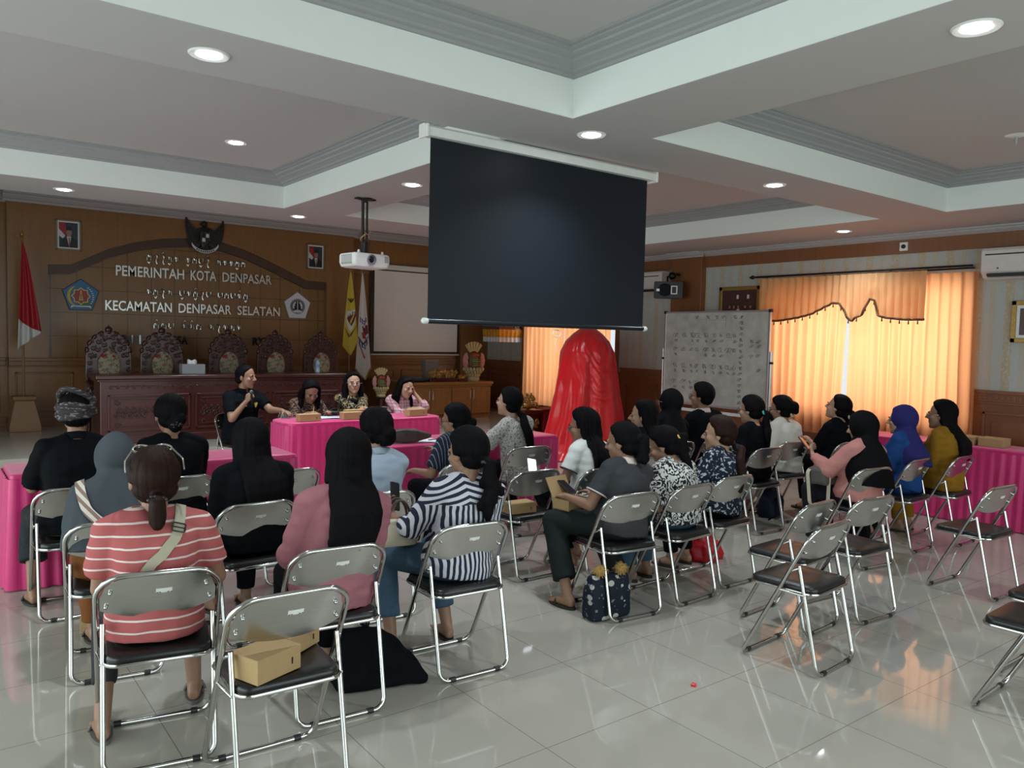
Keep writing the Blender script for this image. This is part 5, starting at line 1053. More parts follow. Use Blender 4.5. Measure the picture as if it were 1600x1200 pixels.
for x0, x1 in ((-1.45, -.52), (-.46, .46), (.52, 1.45)):
    g = G()
    for q in ((x0, .15, x1, .175), (x0, .565, x1, .59), (x0, .15, x0+.025, .59), (x1-.025, .15, x1, .59), (x0+.07, .21, x1-.07, .222), (x0+.07, .53, x1-.07, .542)): g.box((q[0], -.218, q[1]), (q[2], -.19, q[3]))
    g.build('panel_moulding', maho, t, 0, .004)
    g = G(); cx = (x0+x1)/2; random.seed(4)
    for s in (-1, 1):
        for k in range(5):
            u = cx+s*(.05+.075*k); curl(g, (u, .40), .038, s, pi/2, -.208); curl(g, (u+s*.03, .345), .034, -s, -pi/2, -.208)
        for zz in (.50, .24): curl(g, (cx+s*(x1-x0)*.39, zz), .035, s, 0, -.208, .008)
    tag(g.build('carving', maho2, t, 180), 'carved scrollwork of the panel')
g = G()
for i in range(34):
    x = -1.42+.086*i; curl(g, (x, .675), .022, 1 if i % 2 else -1, pi/2, -.208, .007, 1.1); g.cap((x+.02, -.208, .69), (x+.065, -.208, .69), .006, .006, 6)
tag(g.build('frieze_carving', maho2, t, 180), 'carved garland under the desk top')
# ornate chairs
uph = mixin(mixin(mat('damask_upholstery', (.30,.26,.19), .8, 0, .1, 20), lambda K: K.op('LESS_THAN', K.op('ABSOLUTE', K.op('SUBTRACT', K.noise(17, (1, 1, 1), 2), .5)), .035), (.16,.12,.08)), lambda K: K.op('MULTIPLY', K.op('GREATER_THAN', K.Z, 1.0), K.op('GREATER_THAN', K.noise(11), .54)), (.20,.03,.035))
def ornate(lab):
    t = thing('carved_armchair', lab, 'chair', group='carved mahogany armchairs behind the desk')
    out = [(-.235, .62), (-.27, .78), (-.265, 1.02), (-.245, 1.12), (-.205, 1.22), (-.15, 1.285), (-.07, 1.325), (0, 1.335), (.07, 1.325), (.15, 1.285), (.205, 1.22), (.245, 1.12), (.265, 1.02), (.27, .78), (.235, .62)]
    g = G(); g.prism(out[::-1], lambda a, b, k: V((a, (.03, .085)[k], b))); g.prism([(-.23, .44), (.23, .44), (.235, .63), (-.235, .63)], lambda a, b, k: V((a, (.04, .08)[k], b))); g.build('backrest', maho, t, 0, .008)
    g = G(); random.seed(2)
    for s in (-1, 1):
        for x, z, r in ((.05, 1.25, .036), (.12, 1.20, .036), (.18, 1.12, .036), (.215, 1.03, .034), (.225, .93, .032), (.228, .84, .03), (.06, 1.16, .034), (.13, 1.10, .034), (.05, 1.09, .03), (.17, 1.02, .028), (.2, 1.2, .022), (.09, 1.29, .024)): curl(g, (s*x, z), r, s, pi*.3, .024, .010); 
        for i in range(9): a = rad(8+20*i) if s > 0 else rad(172-20*i); q = .255; g.ell((q*cos(a)*.98, .05, 1.045+q*1.08*abs(sin(a))), (.030, .03, .030), nu=10, nv=6)
    for i in range(22): g.ell((random.uniform(-.22, .22), .022, random.uniform(.98, 1.24)), (.014, .012, .014), nu=8, nv=5)
    g.build('carving', maho2, t, 180)
    g = G(); g.ell((0, .05, 1.355), (.045, .03, .04), nu=12, nv=8); g.cap((0, .05, 1.37), (0, .05, 1.41), .018, .005, 8); g.build('finial', maho2, t, 180)
    g = G(); g.ell((0, .012, .90), (.135, .028, .185), nu=24, nv=14); g.build('back_cushion', uph, t, 180)
    g = G(); g.rings([[V((x*s, y*s-.22, z)) for x, y in rrect(-.25, -.24, .25, .24, .05)] for s, z in ((.98, .40), (1, .42), (1, .47), (.9, .50), (.4, .51))]); g.build('seat', uph, t, 40)
    for s in (-1, 1):
        g = G(); g.tube([(s*.25, .05, .70), (s*.28, -.1, .69), (s*.28, -.32, .67), (s*.275, -.42, .64)], .022, 8); g.tube([(s*.275, -.36, .66), (s*.27, -.36, .44)], .018, 8); g.build('armrest', maho2, t, 60)
        for y in (-.43, .05): g = G(); g.tube([(s*.23, y, .42), (s*.235, y-.01, .25), (s*.225, y+.01, .1), (s*.24, y-.02 if y < 0 else y+.02, 0)], [.028, .03, .022, .026], 8); g.build('leg', maho2, t, 60)
    return t
pc = None
for x, lab in ((1.98, 'carved armchair at the left end of the long desk, nearest the left flag'), (2.62, 'carved armchair left of the grey tissue box'), (3.49, 'carved armchair in the middle, right of the tissue box'), (4.16, 'carved armchair second from the right behind the desk'), (4.86, 'carved armchair at the right end behind the water bottle')):
    if pc is None: pc = ornate(lab); pc.location = (x, 11.10, ZD)
    else: dup(pc, (x, 11.10, ZD), 0, lab)
t = thing('tissue_box', 'grey tissue box on the carved desk', 'tissue box', (2.80, 10.38, ZD+.82)); g = G(); g.box((-.14, -.075, 0), (.14, .075, .125)); g.build('carton', mat('grey_carton', (.26,.27,.29), .5), t, 0, .005)
g = G(); g.slab(lambda u, v: V((-.06+.12*u, .02*sin(u*7), .122+.055*v+.008*sin(u*11)*v)), 12, 4, (0, .004, 0)); g.build('tissue', paper, t, 60)
t = thing('water_bottle', 'clear water bottle on the right end of the carved desk', 'bottle', (4.50, 10.42, ZD+.82)); bg = mat('bottle_plastic', (.30,.38,.45), .08, spec=.8)
g = G(); g.lathe([(0, 0), (.032, 0), (.034, .01), (.034, .05), (.031, .06), (.034, .07), (.034, .12), (.024, .155), (.013, .17), (.013, .175)], n=18); g.build('bottle_body', bg, t, 60); g = G(); g.lathe([(0, .192), (.015, .192), (.015, .173), (0, .173)], n=14); g.build('cap', mat('cap_blue', (.05,.15,.4), .4), t); g = G(); g.lathe([(.0345, .075), (.0352, .08), (.0352, .112), (.0345, .117)], n=18); g.build('bottle_label', mat('label_blue', (.15,.25,.45), .5), t)
# cabinets
cw = mat('cabinet_teak', (.26,.115,.036), .35, 0, .2, 5, stretch=(6, 6, .6))
for i, lab in enumerate(('low teak cabinet at the left, partly hidden behind the pink checked shirt', 'low teak cabinet at the right end of the row by the corner')):
    x0 = 6.24+.80*i; t = thing('cabinet', lab, 'cabinet', (x0+.4, 11.3, ZD), 0, 'low cabinets under the white screen')
    g = G(); g.box((-.398, -.40, .08), (.398, 1.2, .538)); g.box((-.398, -.37, 0), (.398, 1.2, .08)); g.build('body', cw, t, 0, .003)
    for s in (-1, 1):
        d = G(); a, b = (-.385, -.012) if s < 0 else (.012, .385); d.box((a, -.42, .09), (b, -.40, .515)); 
        for q in ((a+.05, .135, b-.05, .15), (a+.05, .46, b-.05, .475), (a+.05, .135, a+.065, .475), (b-.065, .135, b-.05, .475)): d.box((q[0], -.426, q[1]), (q[2], -.418, q[3]))
        do = d.build('door', cw, t, 0, .002); g = G(); xx = s*.035; g.tube([(xx, -.42, .33), (xx, -.438, .335), (xx, -.438, .475), (xx, -.42, .48)], .005, 6); tag(g.build('handle', alu, do, 60), 'slim metal bar handle')
g = G(); g.box((6.22, 10.86, ZD+.575), (7.87, 12.5, ZD+.62)); g.box((6.23, 10.885, ZD+.54), (7.86, 12.5, ZD+.575)); tag(g.build('cabinet_worktop', cw, None, 0, .004), 'continuous teak top of the low cabinets', 'worktop')
ZC = ZD+.62
straw = mat('palm_straw', (.46,.36,.19), .7, 0, .2, 30); pinkp = mat('pink_petal', (.46,.22,.20), .7, 0, .3, 20); redo = mat('red_ornament', (.30,.04,.03), .6, 0, .3, 20); grno = mat('green_ornament', (.10,.13,.06), .7, 0, .3, 20)
def gebogan(lab, loc, k, stand=0):
    t = thing('palm_offering', lab, 'offering', loc, 0, 'woven palm leaf offerings'); t.scale = (k, k, k)
    if stand: g = G(); g.lathe([(0, -stand), (.16, -stand), (.16, -stand+.03), (.05, -stand+.06), (.05, -.04), (.12, -.001), (0, -.001)], n=16); g.build('wooden_stand', maho, t, 40)
    g = G(); g.lathe([(0, 0), (.10, 0), (.11, .03), (.085, .08), (.10, .15), (.16, .19), (.165, .21), (0, .21)], n=20); g.build('pedestal', straw, t, 40)
    for z, r, n in ((.20, .165, 18), (.16, .13, 16), (.10, .10, 14)):
        g = G()
        for i in range(n): a = 2*pi*i/n; g.ell((r*cos(a), r*sin(a), z), (.022, .022, .034), nu=8, nv=6)
        g.build('leaf_frill', straw, t, 180)
    g = G(); g.ell((0, 0, .34), (.10, .06, .14), nu=16, nv=10); g.build('core', grno, t, 180)
    for s in (-1, 1):
        g = G()
        for i in range(11): a = rad(-65+13*i); c = V((s*.125, -.01, .345)); e = c+V((s*.085*cos(a), 0, .13*sin(a))); g.cap(c+V((s*.02*cos(a), -.02, .05*sin(a))), e, .012, .020, 8)
        g.build('petal_fan', pinkp, t, 180)
        g = G(); g.tube([V((s*(.075+.035*cos(a)), -.055, .34+.065*sin(a))) for a in np.linspace(-2, 2, 14)], .008, 6); g.build('loop', redo, t, 180)
    g = G(); random.seed(8)
    for i in range(5):
        for j in range(4): g.tube([V((-.06+.03*i+.012*(j % 2), -.075, .255+.035*j)), V((-.045+.03*i, -.08, .27+.035*j)), V((-.03+.03*i-.01*(j % 2), -.075, .255+.035*j))], .005, 5)
    g.build('woven_front', straw, t, 180)
    g = G(); g.cap((-.05, -.05, .44), (.05, -.05, .44), .03, .03, 10); g.build('flower_band', redo, t, 180)
    g = G()
    for i in range(11): a = rad(52+7.6*i); c = V((0, 0, .40)); g.slab(lambda u, v, a=a: c+V((cos(a)*(.11+.16*v)-sin(a)*(u-.5)*.026, -.012*(i % 2), sin(a)*(.11+.16*v)+cos(a)*(u-.5)*.026)), 1, 2, (0, .004, 0))
    g.build('crown_fan', straw, t, 0)
gebogan('tall woven palm offering with pink petals on the right end of the cabinets', (7.60, 11.08, ZC), 1.0)
gebogan('smaller palm offering behind the woman in the pink checked shirt', (5.60, 10.62, .76), .66, (.76-ZD)/.66)
t = thing('carved_gong_stand', 'gilded carved ornament on the cabinets left of the tall offering', 'carving', (6.97, 11.1, ZC)); g = G()
g.box((-.27, -.09, 0), (.27, .09, .06)); g.build('base', maho, t, 0, .01); g = G()
for s in (-1, 1):
    for x, z, r in ((.05, .15, .05), (.13, .12, .05), (.21, .10, .045), (.26, .15, .035), (.09, .08, .04), (.18, .17, .03)): curl(g, (s*x, z), r, s, pi/2, -.06, .014)
g.ell((0, -.05, .16), (.07, .04, .05)); g.build('gilded_carving', gold, t, 180)
t = thing('display_case', 'small pale box standing behind the gilded carving', 'box', (7.02, 11.55, ZC)); g = G(); g.box((-.13, -.07, 0), (.13, .07, .33)); g.build('box_body', mat('pale_box', (.22,.19,.17), .6), t, 0, .004); g = G(); g.box((-.14, -.08, .325), (.14, .08, .345)); g.build('box_lid', mat('pale_lid', (.28,.25,.22), .6), t, 0, .004)
t = thing('serving_tray', 'dark oval tray on the cabinet top left of the gilded carving', 'tray', (6.47, 11.05, ZC)); g = G(); g.lathe([(0, 0), (.15, .0), (.20, .05), (.205, .075), (.19, .07), (.14, .02), (0, .015)], n=24); g.build('tray_bowl', mat('dark_tray', (.05,.05,.045), .4, .4), t, 50); g = G(); g.ell((-.02, 0, .06), (.12, .10, .035)); g.build('tray_cloth', mat('grey_cloth', (.12,.12,.11), .8), t)
t = thing('small_carving', 'small dark carved figure between gilded carving and tall offering', 'carving', (7.34, 11.05, ZC)); g = G(); g.box((-.09, -.06, 0), (.09, .06, .03)); g.build('base', maho, t, 0, .005); g = G(); g.ell((0, 0, .06), (.07, .04, .045)); curl(g, (.05, .08), .03, 1, 0, -.03, .01); curl(g, (-.05, .08), .03, -1, pi, -.03, .01); g.build('figure', gold, t, 180)
# flags
pole = mat('pole_wood', (.24,.12,.05), .4); redf = mat('flag_red', (.34,.008,.018), .6, 0, .08, 5); whf = mat('flag_white', (.58,.57,.56), .7, 0, .05, 5); yef = mat('flag_yellow', (.52,.40,.035), .6, 0, .1, 8); fringe = mat('gold_fringe', (.42,.27,.05), .6)
def flagstand(lab, x, y, z1, base=True):
    t = thing('flag_stand', lab, 'flag', (x, y, ZD), 0, 'draped flags on stands'); z1 -= ZD
    g = G(); g.rings([[V((a*s, b*s, z)) for a, b in ((-.18, -.16), (.18, -.16), (.18, .16), (-.18, .16))] for s, z in ((1, 0), (1, .07), (.62, .40), (.72, .41), (.74, .455), (.7, .46))] if base else [[V((.13*cos(a)*s, .13*sin(a)*s, z)) for a in np.linspace(0, 2*pi, 17)[:-1]] for s, z in ((1, 0), (1, .03), (.3, .05), (.25, .12))]); g.build('base', pole, t, 30, .006)
    g = G(); g.tube([(0, 0, .1), (0, 0, z1)], .013, 8); g.build('pole', pole, t, 60); g = G(); g.lathe([(0, z1-.02), (.03, z1-.005), (.012, z1+.01), (.022, z1+.03), (.004, z1+.07), (0, z1+.07)], n=10); g.tube([(-.06, 0, z1), (.06, 0, z1)], .006, 6); g.build('finial', gold, t, 60); return t
def drapef(wl, wr_, z0, zl, zr, tip=None, fold=.03, n=3.2, seed=0):     # hanging flag: narrow at the pole head, folded below
    def fn(u, v):
        zb = zl+(zr-zl)*u
        if tip: zb = tip[1]+(zl-tip[1])*abs(u-tip[0])/tip[0] if u < tip[0] else tip[1]+(zr-tip[1])*(u-tip[0])/(1-tip[0])
        e = v**.75; return V((-wl*e+(wl+wr_)*e*u, -.035-fold*e*(1+sin(u*n*2*pi+seed+v*1.5)), z0+(zb-z0)*v))
    return fn
t = flagstand('red and white flag on a wooden stand at the far left', 1.13, 12.05, 2.86); fn = drapef(.07, .20, 2.80-ZD, 1.40-ZD, 1.62-ZD, n=2.2)
def sub(fn, lim):      # lim(u) -> (v0, v1)
    return lambda u, v: fn(u, lim(u)[0]+(lim(u)[1]-lim(u)[0])*v)
bd = lambda u: .72+.27*u
g = G(); g.slab(sub(fn, lambda u: (.0, bd(u))), 30, 24, (0, .004, 0)); tag(g.build('flag_cloth', redf, t, 180), 'red part of the flag'); g = G(); g.slab(sub(fn, lambda u: (bd(u), 1)), 30, 12, (0, .004, 0)); tag(g.build('flag_cloth', whf, t, 180), 'white part of the flag')
def onflag(t, fn, name, m, poly, off=.006):     # a shape printed on a flag, given in (u, v)
    g = G(); c = V((sum(p[0] for p in poly)/len(poly), sum(p[1] for p in poly)/len(poly), 0)); n = len(poly); vs = []; fs = []; K_ = 5
    for k in range(K_+1):
        for p in poly: q = (c[0]+(p[0]-c[0])*k/K_, c[1]+(p[1]-c[1])*k/K_); w_ = V(fn(min(1, max(0, q[0])), min(1, max(0, q[1])))); vs.append(w_+V((0, -off, 0)))
    for k in range(K_):
        for i in range(n): a = k*n+i; b = k*n+(i+1) % n; fs.append((a, b, b+n, a+n))
    g.add(vs, fs); return g.build(name, m, t, 180)
t = flagstand('yellow banner with a round white and maroon crest, pointed bottom', 5.69, 11.92, 2.78, False); fn = drapef(.145, .135, 2.72-ZD, 1.50-ZD, 1.58-ZD, (.55, 1.34-ZD), .012, 1.3)
g = G(); g.slab(fn, 26, 30, (0, .004, 0)); g.build('flag_cloth', yef, t, 180); mar = mat('flag_maroon', (.10,.01,.015), .6); navyf = mat('flag_blue', (.02,.06,.22), .6)
onflag(t, fn, 'crest_disc', whf, circ(.52, .60, .48, .12, 24)); onflag(t, fn, 'crest_print', mar, [(.15, .60), (.35, .56), (.6, .53), (.95, .55), (.98, .62), (.8, .655), (.6, .66), (.5, .64), (.3, .625)], .009); onflag(t, fn, 'crest_banner', yef, [(.45, .61), (.85, .55), (.9, .575), (.5, .64)], .012)
for u, v in ((.3, .56), (.5, .52), (.7, .515)): onflag(t, fn, 'crest_rays', blk, [(u-.07, v+.02), (u, v-.02), (u+.07, v+.02)], .011)
onflag(t, fn, 'chevron', mat('olive_line', (.20,.16,.03), .6), [(.02, .74), (.4, .80), (.98, .76), (.98, .772), (.4, .815), (.02, .755)], .008); onflag(t, fn, 'chevron', mat('olive_line2', (.20,.16,.03), .6), [(.02, .36), (.98, .38), (.98, .392), (.02, .372)], .008)
t = flagstand('tall white banner with blue and maroon crest beside the wall screen', 5.93, 11.98, 2.78, False); fn = drapef(.12, .17, 2.72-ZD, 1.12-ZD, 1.14-ZD, (.62, .93-ZD), .014, 1.6, 1)
g = G(); g.slab(fn, 26, 34, (0, .004, 0)); g.build('flag_cloth', whf, t, 180)
for v in (.46, .485, .685, .71): 
    for u in (.22, .42, .62, .82): onflag(t, fn, 'leaf_print', navyf, [(u-.09, v-.008), (u, v-.018), (u+.09, v), (u, v+.014)], .008)
onflag(t, fn, 'crest_print', mar, [(.40, .515), (.95, .54), (.97, .63), (.55, .60)], .008); onflag(t, fn, 'crest_print', redf, [(.35, .58), (.6, .56), (.75, .64), (.45, .63)], .010); onflag(t, fn, 'pink_stroke', redf, [(.15, .71), (.3, .715), (.65, .80), (.55, .81)], .008); onflag(t, fn, 'dark_text_print', blk, [(.05, .655), (.5, .672), (.95, .655), (.95, .667), (.5, .685), (.05, .668)], .009)
g = G(); g.tube([V(fn(u, 1))+V((0, -.004, 0)) for u in np.linspace(0, 1, 16)], .012, 6); tag(g.build('fringe', fringe, t, 180), 'gold fringe along the bottom')

# ------------------------------------------------------------ red draped figure, podium, plinth in the corner
t = thing('draped_statue', 'tall statue covered with shiny red satin in the corner', 'covered statue', (7.74, 8.38, 0))
def red(u, v):
    z = 1.90*(1-v)+.012*v; rs = [(0, .03), (.02, .11), (.06, .22), (.12, .33), (.2, .40), (.35, .445), (.5, .475), (.7, .54), (.88, .62), (.95, .70), (1, .80)]
    for (a, ra), (b, rb) in zip(rs[:-1], rs[1:]):
        if a <= v <= b: r = ra+(rb-ra)*(v-a)/(b-a); break
    a = 2*pi*u; k = max(0, v-.12)
    f = k*.075*sin(a*7+1.6*noise.noise((cos(a)*2, sin(a)*2, v*1.5)))+k*.04*sin(a*13+2*v)+.02*noise.noise((cos(a)*5, sin(a)*5, v*7))*min(1, v*6)
    sw = math.exp(-((math.atan2(sin(a+1.75), cos(a+1.75)))/.55)**2)*math.exp(-((v-.30)/.24)**2)      # swags hanging on the front
    dz = abs(math.atan2(sin(a+1.75), cos(a+1.75))); f += sw*.020*sin(2*pi*(v*11+(1-cos(dz*2.2))*2.2+.9*noise.noise((cos(a)*3, v*6, 4))))*(.4+1.2*abs(noise.noise((cos(a)*4, v*4, 9))))
    r = r+f*min(1, r/.3); return V((r*cos(a)*.98, r*sin(a)*.92, z))
g = G(); g.grid(red, 180, 90, 0, True); o = g.build('satin_cover', redc, t, 180)
t = thing('red_plinth', 'dark red cloth-covered plinth beside the draped statue', 'plinth', (7.38, 9.31, 0)); dr = mat('dark_red_cloth', (.17,.006,.010), .7)
g = G(); g.box((.22, -.15, 0), (.60, .15, .61)); g.build('covered_body', dr, t, 0, .015); g = G(); g.box((.21, -.16, .60), (.61, .16, .622)); g.build('cover_top', dr, t, 0, .008)
t = thing('carved_podium', 'gilded carved stand with curling crown in front of the left curtain', 'stand', (7.38, 9.28, 0)); g = G(); g.rings([[V((a*s, b*s, z)) for a, b in ((-.17, -.14), (.17, -.14), (.17, .14), (-.17, .14))] for s, z in ((1.1, 0), (1.1, .06), (.85, .1), (.8, .5), (1, .56), (1.05, .62))]); g.build('body', maho, t, 0, .01)
g = G(); random.seed(6)
for i in range(16): curl(g, (random.uniform(-.1, .1), .14+.022*i), .035, random.choice((-1, 1)), random.random()*6, -.13, .012)
g.build('gilded_carving', gold, t, 180); g = G()
for s in (-1, 1):
    for x, z, r in ((.04, .74, .06), (.11, .70, .06), (.16, .67, .04), (.05, .82, .04), (.1, .78, .035)): curl(g, (s*x, z), r, s, pi/2, -.02, .015)
g.ell((0, 0, .68), (.10, .05, .06)); g.build('curling_crown', gold, t, 180)

# ------------------------------------------------------------ bags and small things
t = thing('tote_bag', 'slumped black tote bag on the floor behind the dusty pink blouse', 'bag', (1.76, 3.36, 0), -.30)
g = G(); g.rings([[V((x*a+ox, y*b, z)) for x, y in rrect(-.5, -.5, .5, .5, .2)] for a, b, z, ox in ((.44, .17, .003, .03), (.46, .19, .03, .02), (.40, .18, .12, -.01), (.31, .13, .20, -.05), (.23, .05, .265, -.08), (.20, .02, .28, -.09))])
link('bag_body', remesh(g, .01, 3, .5, wrinkle(.014, 11, 11, 9)), blackcl, t); g = G(); g.tube([(-.15, 0, .26), (-.17, -.01, .32), (-.11, -.02, .345), (-.06, -.01, .30), (-.05, 0, .26)], .008, 6); g.build('bag_handle', blackcl, t, 180)
bear = mixin(mat('navy_animal_print', (.010,.014,.025), .7), lambda K: K.op('LESS_THAN', K.voronoi(13, (1, 1, 1.25)), .29), (.42,.42,.40)); bear = mixin(bear, lambda K: K.op('GREATER_THAN', K.noise(34, (1, 1, 1)), .66), (.14,.17,.20))
t = thing('drawstring_bag', 'dark drawstring bag with white animal print and fluffy pompoms', 'bag', (3.36, 3.40, 0), -.1)
g = G(); g.rings([[V((x*a, y*b, z)) for x, y in rrect(-.5, -.5, .5, .5, .22)] for a, b, z in ((.29, .12, .003), (.31, .14, .02), (.30, .14, .16), (.28, .10, .25), (.27, .05, .275))]); link('bag_body', remesh(g, .008, 3, .5, wrinkle(.006, 14, 14, 14)), bear, t)
fur = mat('golden_fur', (.38,.24,.08), .9, 0, .4, 60)
for x in (-.08, .075):
    g = G(); random.seed(int(x*1000)+200); c = V((x, -.03, .305))
    for i in range(130):
        d = V((random.gauss(0, 1), random.gauss(0, 1), random.gauss(0, 1))).normalized(); g.tube([c+d*.012, c+d*.032+V((0, 0, -.002)), c+d*random.uniform(.042, .054)+V((0, 0, -.006))], [.004, .003, .0012], 4)
    g.ell(c, (.034, .034, .034), nu=12, nv=8); g.build('pompom', fur, t, 180)
g = G(); g.tube([(-.13, 0, .27), (-.08, -.02, .285), (.075, -.02, .285), (.13, 0, .27)], .004, 6); g.build('drawstring', blackp, t, 60)
t = thing('plastic_bag', 'red plastic bag slumped on the floor between floral blouse and empty chairs', 'bag', (4.93, 3.92, 0), .3)
g = G(); g.rings([[V((x*a+ox, y*b, z)) for x, y in rrect(-.5, -.5, .5, .5, .25)] for a, b, z, ox in ((.30, .22, .003, 0), (.33, .24, .04, 0), (.28, .20, .11, -.02), (.17, .12, .17, -.05), (.09, .05, .235, -.07))]); link('bag_body', remesh(g, .009, 2, .5, wrinkle(.022, 13, 13, 11)), mat('red_plastic', (.50,.008,.02), .35), t); g = G(); g.tube([(-.09, 0, .22), (-.11, .01, .27), (-.06, .01, .285), (-.05, 0, .23)], .007, 6); g.build('bag_handle', redc, t, 180)
t = thing('waist_bag', 'brown waist bag lying on the middle magenta table', 'bag', (3.43, 6.02, .753), -.25); wb = mat('brown_leatherette', (.060,.048,.042), .5, 0, .1, 30)
g = G(); g.rings([[V((x, y*b, .055+z*c)) for y, z in rrect(-.5, -.5, .5, .5, .22)] for x, b, c in ((-.17, .05, .05), (-.15, .10, .10), (-.03, .125, .125), (.08, .12, .115), (.16, .07, .07), (.23, .03, .03))]); me = remesh(g, .008, 3, .5, wrinkle(.004, 12, 12, 12)); co = [v.co.z for v in me.vertices]; lo = min(co); me.transform(Mx.Translation((0, 0, .001-lo))); link('bag_body', me, wb, t)
g = G(); g.tube([(-.14, -.045, .10), (-.03, -.06, .118), (.10, -.055, .10)], .004, 6); g.build('zip', blackp, t, 60); g = G(); g.slab(lambda u, v: V((.20+.22*u, -.03+.035*v-.08*u, .02+.015*sin(u*3)-.012*u)), 8, 1, (0, 0, .003)); g.build('belt', blackcl, t, 60)
t = thing('plastic_bag', 'white crumpled plastic bag on the box under the grey headscarf woman', 'bag', (.80, 4.86, .093)); g = G(); g.ell((0, 0, .035), (.07, .05, .035)); g.ell((.03, .01, .06), (.03, .03, .035)); link('bag_body', remesh(g, .006, 1, .5, wrinkle(.012, 30, 30, 30)), mat('white_film', (.6,.6,.58), .4), t)
g = G(); g.box((-.012, -.012, .001), (.012, .012, .014)); o = g.build('red_scrap', redc, None, 0, .003); o.location = (3.04, 2.45, 0); o.rotation_euler.z = .4; tag(o, 'tiny red scrap lying alone on the shiny floor', 'scrap')
t = thing('ceiling_sprinkler', 'small round ceiling fitting at the far right recess', 'ceiling fitting', (6.55, 2.48, 3.29)); g = G(); g.lathe([(0, -.012), (.05, -.01), (.08, -.001), (0, 0)], n=20); g.build('rose_plate', whitep, t, 60); g = G(); g.tube([(0, 0, -.01), (0, 0, -.07)], .012, 8); g.build('stem', alu, t, 60)
# hand-held things
def held(nm, lab, cat, R, q, mk, off=(0, 0, 0), rot=(0, 0, 0)):
    w_ = W2(R['P'], R['W'][q]+V(off)); t = thing(nm, lab, cat, w_, R['P'].rotation_euler.z); t.rotation_euler = (rot[0], rot[1], R['P'].rotation_euler.z+rot[2]); mk(t); return t
def phone(col):
    def mk(t):
        g = G(); g.prism(rrect(-.037, -.078, .037, .078, .008), lambda a, b, k: V((a, (.0, .008)[k], b))); g.build('phone_body', blackp, t, 30, .001); g = G(); g.prism(rrect(-.034, -.073, .034, .073, .006), lambda a, b, k: V((a, (-.0012, 0)[k], b))); g.build('phone_screen', col, t, 0)
    return mk
scrn = emission('phone_glow', (.75,.82,1), 1.2); off_ = mat('phone_dark', (.01,.012,.02), .1)
held('smartphone', 'dark phone held up by the woman in navy and white stripes', 'phone', A['A9'], -1, phone(off_), (.035, .05, .10), (-.3, .3, .4))
held('smartphone', 'phone with lit white screen held by the woman in the white polo', 'phone', A['A11'], -1, phone(scrn), (-.03, .10, .06), (-.9, .2, -.5))
held('smartphone', 'pale phone held by the woman in the salmon pink sweater', 'phone', A['A21'], -1, phone(off_), (.035, .10, .075), (-.8, .2, .2))
held('smartphone', 'phone held over the open box by the person in charcoal polo', 'phone', A['A12'], -1, phone(off_), (.10, .14, .04), (-1.0, 0, .3))
def mic(t):
    g = G(); g.cap((0, 0, -.09), (0, 0, .055), .011, .014, 10); g.build('mic_body', blackp, t, 180); g = G(); g.ell((0, 0, .085), (.024, .024, .028)); g.build('mic_head', mat('mic_mesh', (.12,.12,.12), .35, .8), t, 180)
held('microphone', 'black microphone in the hand of the man in the black polo', 'microphone', A['P1'], 1, mic, (-.02, .075, .045), (-.5, .5, 0))
def pen(t): g = G(); g.cap((0, 0, -.06), (0, 0, .07), .004, .003, 8); g.build('pen_barrel', gold, t, 180); g = G(); g.cap((0, 0, -.062), (0, 0, -.075), .003, .0008, 6); g.build('pen_tip', blackp, t)
held('pen', 'gold-coloured pen in the writing woman\'s hand at the head table', 'pen', A['P2'], 1, pen, (-.03, .09, .03), (.7, -.5, 0))
t = thing('open_box', 'open cardboard snack box on the lap of the person in charcoal polo', 'box', (*W2(A['A12']['P'], (-.15, .36, 0))[:2], .585), .15)
g = G(); g.box((-.10, -.07, 0), (.10, .07, .006)); 
for q in ((-.10, -.07, .10, -.066), (-.10, .066, .10, .07), (-.10, -.07, -.096, .07), (.096, -.07, .10, .07)): g.box((q[0], q[1], 0), (q[2], q[3], .07))
g.build('tray', card, t, 0); g = G(); g.box((-.10, -.003, 0), (.10, .003, .14), mat=Mx.Translation((0, .07, .07)) @ Mx.Rotation(-.5, 4, 'X')); tag(g.build('open_lid', card, t, 0), 'raised lid'); g = G(); g.ell((.02, 0, .03), (.06, .045, .025)); g.build('snack', mat('pastry', (.48,.33,.14), .7), t)
# handbag of the striped woman
t = thing('handbag', 'cream handbag with brown handles on the lap of the striped woman', 'bag', (*W2(A['A9']['P'], (-.25, .22, 0))[:2], .60), -.2); g = G(); g.rings([[V((x*a, y*b, z)) for x, y in rrect(-.5, -.5, .5, .5, .2)] for a, b, z in ((.20, .09, 0), (.22, .10, .03), (.20, .08, .11), (.18, .03, .135))]); link('bag_body', remesh(g, .007, 3, .5, wrinkle(.006, 15, 15, 15)), cream, t)
g = G(); 
for y in (-.03, .03): g.tube([V((-.06+.06*(1-cos(a))*1.0, y, .12+.12*sin(a))) for a in np.linspace(0, pi, 14)], .007, 6)
g.build('bag_handle', mat('brown_strap', (.045,.025,.018), .5), t, 180)
